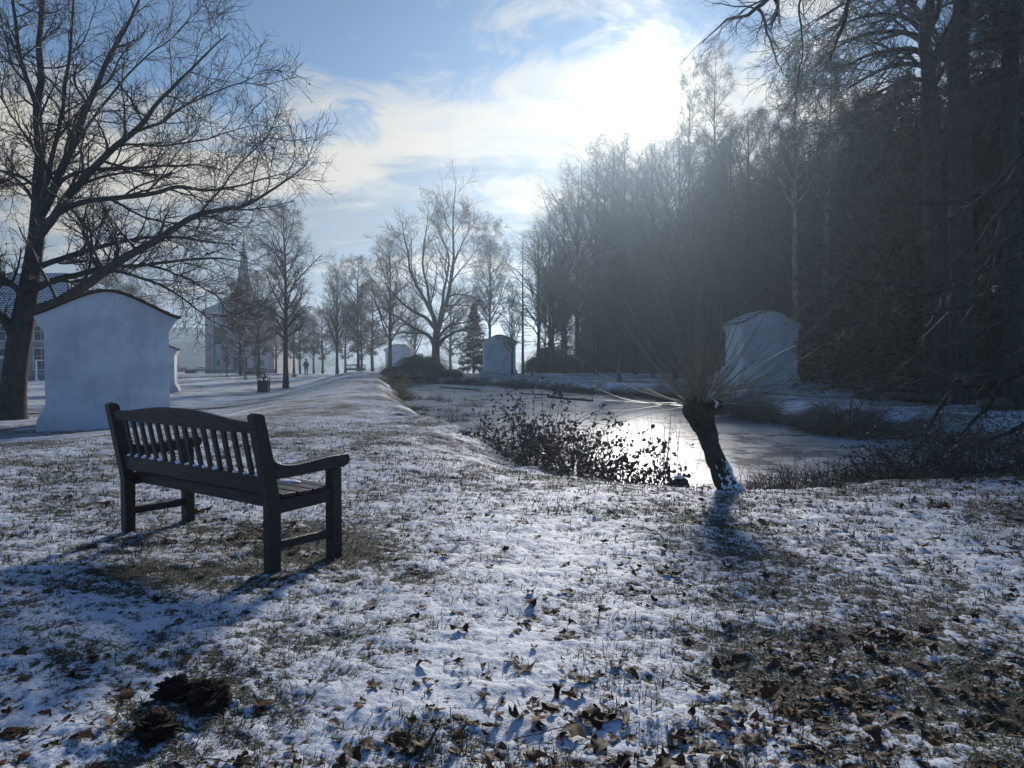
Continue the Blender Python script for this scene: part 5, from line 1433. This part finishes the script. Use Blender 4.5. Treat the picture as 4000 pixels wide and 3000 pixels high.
for k, (px, d) in enumerate(((2935, 10.6), (3010, 11.2), (3080, 11.6), (3160, 11.0), (3235, 11.9), (3300, 11.3), (3375, 11.8), (3450, 11.1), (2700, 10.4), (3120, 10.3), (3260, 10.5), (3390, 10.4))):
    x, y, z = on2(px, d); z = max(z, ZW)
    if R0 is None: R0 = tussock('reed_clump', 'broken dark reeds along the near shore right of the willow', (x, y, z), 70, .42, 11, 'reed', 'reeds of the near shore', (2, 40), .006, .28)
    else: dup(R0, (x, y, z), k * 2.1, .75 + .12 * (k % 4), 'broken dark reeds along the near shore right of the willow', 'reeds of the near shore')
for k, (px, d) in enumerate(((1560, 39), (1590, 37), (1622, 34), (1660, 33.5), (1700, 33), (1735, 32), (1640, 28), (1690, 26.5), (1770, 26), (1830, 29), (1740, 23.5), (1792, 22.2), (1860, 24.5), (1880, 19.8))):
    x = (px - 2000) / F * d
    dup(R0, (x, d, ZW), k * 1.3, (.9, .9, .9) if k % 3 else (1.2, 1.2, .6), 'bent reed stubble frozen into the ice by the left bank', 'reed stubble in the ice')

G0 = tussock('grass_tuft', 'frosted grass tuft on the rim of the near bank', on2(2560, 9.6), 60, .22, 21, 'reed', 'grass tufts on the rim of the near bank', (2, 60), .0035, .14)
for k in range(34):
    px = 2480 + k * 44 + (k * 37 % 29); d = 9.3 + (k * 53 % 17) * .09 + (.3 if px < 2700 else 0)
    dup(G0, on2(px, d), k * 1.9, .7 + .1 * (k % 6), 'frosted grass tuft on the rim of the near bank', 'grass tufts on the rim of the near bank')
S0 = None
for k, (a, b_) in enumerate(((-6.9, 45.5), (-6.35, 40.2), (-5.6, 36.4), (-4.9, 33), (-3.6, 27), (-3.0, 24), (-2.3, 21.2), (-7.3, 47.5))):
    lab = 'dead straw tuft hanging over the left bank of the pond'; gp_ = 'straw tufts along the left bank'
    if S0 is None: S0 = tussock('straw_tuft', lab, (a, b_, gz(a, b_)), 300, .7, 23, 'straw', gp_, (10, 85), .006, .4)
    else: dup(S0, (a, b_, gz(a, b_)), k * 2.2, (.7 + .2 * (k % 3)) * (1 if b_ > 30 else .55), lab, gp_)

# thicket on the near bank, lower right
for k, (px, d, h, lab) in enumerate(((3540, 10.6, .48, 'low tangled thicket at the near shore, closest to the reeds'), (3680, 10.4, .62, 'dense dark leafy thicket on the near bank below the drooping stems'), (3830, 10.0, .75, 'dark thicket of brambles between two others at the right end of the bank'), (3990, 9.4, .9, 'dark thicket at the right edge of the near bank'))):
    shoots_bush('thicket', lab, 'shrub', on2(px, d), 90, h * 1.5, 1.0, .006, 30 + k, 'twig', .30, 5, 2, .05, 'needle_light', .7, None, (10, 80), .5)
shoots_bush('thicket', 'bare dark brush on the far bank near the pale sawn log', 'shrub', on2(3860, 17.2), 30, .5, 1.0, .007, 42, 'twig', .2, 6, 0, .05, None, .9, None, (20, 80))

# ------------------------------------------------------------------ leaves, grass and litter on the ground
def leaf_cloud(rng, x, y, size, lift=.003, tilt=.16):
    N = len(x); K = 14; a = np.linspace(0, 2 * np.pi, K, endpoint=False)
    shapes = []
    for q in range(6):
        lob = (3, 5, 2, 4, 5, 3)[q]; amp = (.22, .30, .12, .2, .25, .1)[q]
        r = 1 + amp * np.cos(a * lob) + .06 * np.sin(a * 7 + q)
        shapes.append(np.stack([r * np.cos(a), r * np.sin(a) * (.62, .85, .42, .7, .8, .35)[q]], 1))
    shapes = np.array(shapes); which = rng.integers(0, 6, N)
    p2 = shapes[which] * .5
    inner = p2 * .5
    pts = np.concatenate([np.zeros((N, 1, 2)), inner, p2], 1)
    cu, cv, tw_ = rng.normal(0, .5, N), rng.normal(.35, .5, N), rng.normal(0, .4, N)
    zz = cu[:, None] * pts[..., 0] ** 2 + cv[:, None] * pts[..., 1] ** 2 + tw_[:, None] * pts[..., 0] * pts[..., 1] + rng.normal(0, .03, (N, pts.shape[1]))
    p3 = np.concatenate([pts, zz[..., None]], 2) * size[:, None, None]
    ax, ay, az = rng.normal(0, tilt, N), rng.normal(0, tilt, N), rng.uniform(0, 6.283, N)
    ca, sa = np.cos(ax)[:, None], np.sin(ax)[:, None]; Y = p3[..., 1] * ca - p3[..., 2] * sa; Z = p3[..., 1] * sa + p3[..., 2] * ca; X = p3[..., 0]
    cb_, sb_ = np.cos(ay)[:, None], np.sin(ay)[:, None]; X, Z = X * cb_ + Z * sb_, -X * sb_ + Z * cb_
    cc, s_ = np.cos(az)[:, None], np.sin(az)[:, None]; X, Y = X * cc - Y * s_, X * s_ + Y * cc
    Z = Z - Z.min(1, keepdims=True) * .75
    z0, _ = ground_z(x, y); h, c, b_ = micro(x, y)
    V = np.stack([X + x[:, None], Y + y[:, None], Z + (z0 + h + lift)[:, None]], -1)
    pal = np.array([[.075, .032, .015], [.12, .052, .020], [.045, .020, .012], [.026, .014, .010], [.22, .095, .03], [.12, .052, .025], [.26, .15, .07]])
    colr = pal[rng.choice(7, N, p=[.22, .18, .2, .18, .08, .1, .04])] * rng.uniform(.7, 1.2, (N, 1))
    return V, colr
LT = []
for k in range(14): LT.append((0, 1 + k, 1 + (k + 1) % 14))
LQ = [(1 + k, 15 + k, 15 + (k + 1) % 14, 1 + (k + 1) % 14) for k in range(14)]
def leaf_mesh(name, V, colr):
    N = len(V); i = np.arange(N)[:, None, None] * 29
    me = npmesh(name, V.reshape(-1, 3), (i + np.array(LQ)[None]).reshape(-1, 4), (i + np.array(LT)[None]).reshape(-1, 3))
    at = me.attributes.new('tint', 'FLOAT_COLOR', 'POINT')
    at.data.foreach_set('color', np.repeat(np.concatenate([colr, np.ones((N, 1))], 1), 29, 0).astype(np.float32).ravel())
    return me
rl = np.random.default_rng(123)
n0 = 52000
th = rl.uniform(R(-42), R(42), n0); rr_ = 2.0 + 15 * rl.random(n0) ** 1.5
lx, ly = rr_ * np.sin(th), rr_ * np.cos(th)
dens = .12 + .50 * sstep(.0, 2.6, lx) + .22 * sstep(3.4, 2.3, ly) + 0.9 * np.clip(bareness(lx, ly), 0, 1) * (lx > .3) + .25 * np.clip(bareness(lx, ly), 0, 1) * (lx < .3)
dens = dens * (.35 + .9 * sstep(-.35, .4, fbm(lx, ly, .9, 3, 91))) * sstep(17, 9, rr_)
_, sdl = ground_z(lx, ly)
ok = (rl.random(n0) < dens * .62) & (sdl > .5)
lx, ly = lx[ok], ly[ok]
ls = np.clip(rl.lognormal(math.log(.031), .48, len(lx)) * (1 + .45 * np.clip(bareness(lx, ly), 0, 1)), .016, .095)
far_ = np.hypot(lx, ly); ls = ls * (1 + .35 * sstep(5, 10, far_))
V, cl = leaf_cloud(rl, lx, ly, ls)
score = ls * 1000 / far_
inview = np.abs(lx) < .62 * ly
order = np.argsort(-np.where(inview, score, 0))[:60]
mask = np.ones(len(lx), bool); mask[order] = False
o = link('leaf_litter', leaf_mesh('leaf_litter', V[mask], cl[mask]), None, M['leaf']); tag(o, kind='stuff')
for k in order:
    c0 = np.array([lx[k], ly[k], V[k][:, 2].min()])
    o = link('dead_leaf', leaf_mesh('dead_leaf', V[k:k + 1] - c0, cl[k:k + 1]), None, M['leaf']); o.location = c0
    tag(o, 'curled brown dead leaf lying on the thin snow of the foreground', 'leaf', 'large dead leaves in the foreground')

def grass_field(n, seed):
    rng = np.random.default_rng(seed)
    th = rng.uniform(R(-43), R(43), n); r = 1.9 + 14 * rng.random(n) ** 1.7
    x, y = r * np.sin(th), r * np.cos(th)
    clump = fbm(x, y, .16, 2, 55)
    h, cov, bare = micro(x, y); z, sd = ground_z(x, y)
    keep = (cov + .45 * rng.normal(size=n) * .5 - .60 * clump < .50) & (sd > .25) & (rng.random(n) < .9 - .6 * np.clip(bare, 0, 1))
    x, y, z, h, r = x[keep], y[keep], z[keep], h[keep], r[keep]; N = len(x)
    az = rng.uniform(0, 6.283, N); ti = np.radians(np.clip(rng.normal(52, 22, N), 5, 88)); L = rng.uniform(.018, .062, N) * (1 + .5 * sstep(4, 10, r)); wd = rng.uniform(.0011, .0024, N) * (1 + 1.4 * sstep(3, 9, r))
    d = np.stack([np.cos(az) * np.sin(ti), np.sin(az) * np.sin(ti), np.cos(ti)], 1); s = np.stack([-np.sin(az), np.cos(az), np.zeros(N)], 1)
    b0 = np.stack([x, y, z + h - .004], 1); m = b0 + d * (L * .55)[:, None]; d2 = unit(d + np.array([0, 0, -.7])); e_ = m + d2 * (L * .5)[:, None]
    V = np.stack([b0 - s * wd[:, None], b0 + s * wd[:, None], m + s * wd[:, None] * .8, m - s * wd[:, None] * .8, e_], 1).reshape(-1, 3)
    i = np.arange(N)[:, None] * 5
    me = npmesh('grass', V, i + np.array([[0, 1, 2, 3]]), i + np.array([[3, 2, 4]]), smooth=False)
    o = link('grass', me, None, M['grass']); tag(o, kind='stuff')
grass_field(230000, 8)

def ice_litter():
    rng = np.random.default_rng(31); n = 260
    px = rng.uniform(1600, 2750, n); d = rng.uniform(13, 44, n); x = (px - 2000) / F * d
    sd = pond_dist(x, d); k = sd < -.15; x, d = x[k], d[k]; N = len(x)
    V, c = leaf_cloud(rng, x, d, rng.uniform(.05, .13, N), 0, .3); V[..., 2] += (ZW + .012 - V[..., 2].min(1))[:, None]
    o = link('ice_litter', leaf_mesh('ice_litter', V, c * .5), None, M['leaf']); tag(o, kind='stuff')
ice_litter()
def ground_twigs():
    rng = np.random.default_rng(17); n = 70
    x = rng.uniform(-2.5, 4.5, n); y = rng.uniform(2.3, 8, n); a = rng.uniform(0, 6.28, n); L = rng.uniform(.06, .28, n); K = 6
    s = np.linspace(-.5, .5, K); px = x[:, None] + np.cos(a)[:, None] * L[:, None] * s + rng.normal(0, .006, (n, K)); py = y[:, None] + np.sin(a)[:, None] * L[:, None] * s + rng.normal(0, .006, (n, K))
    z, _ = ground_z(px.ravel(), py.ravel()); h, _, _ = micro(px.ravel(), py.ravel())
    p = np.stack([px, py, (z + h).reshape(n, K) + .012], -1)
    o = tube_obj('fallen_twigs', [(p, np.full((n, K), .0026) * np.linspace(1, .5, K), 5)], M['twig']); tag(o, kind='stuff')
ground_twigs()

# ------------------------------------------------------------------ haze
def build_haze():
    bm = bmesh.new(); bmesh.ops.create_cube(bm, size=1, matrix=Matrix.Translation((0, 0, 5)) @ Matrix.Diagonal((1740, 1740, 56, 1)))
    me = bpy.data.meshes.new('haze'); bm.to_mesh(me); bm.free()
    m = bpy.data.materials.new('haze'); m.use_nodes = True; t = NT(m.node_tree); t.n.clear()
    v = t.new('ShaderNodeVolumePrincipled', {'Color': (.66, .83, 1.0, 1), 'Density': HAZE, 'Anisotropy': .70})
    o_ = t.new('ShaderNodeOutputMaterial', {'Volume': v.outputs[0]})
    o = link('haze', me, None, m); tag(o, kind='stuff')
HAZE = .0012
build_haze()
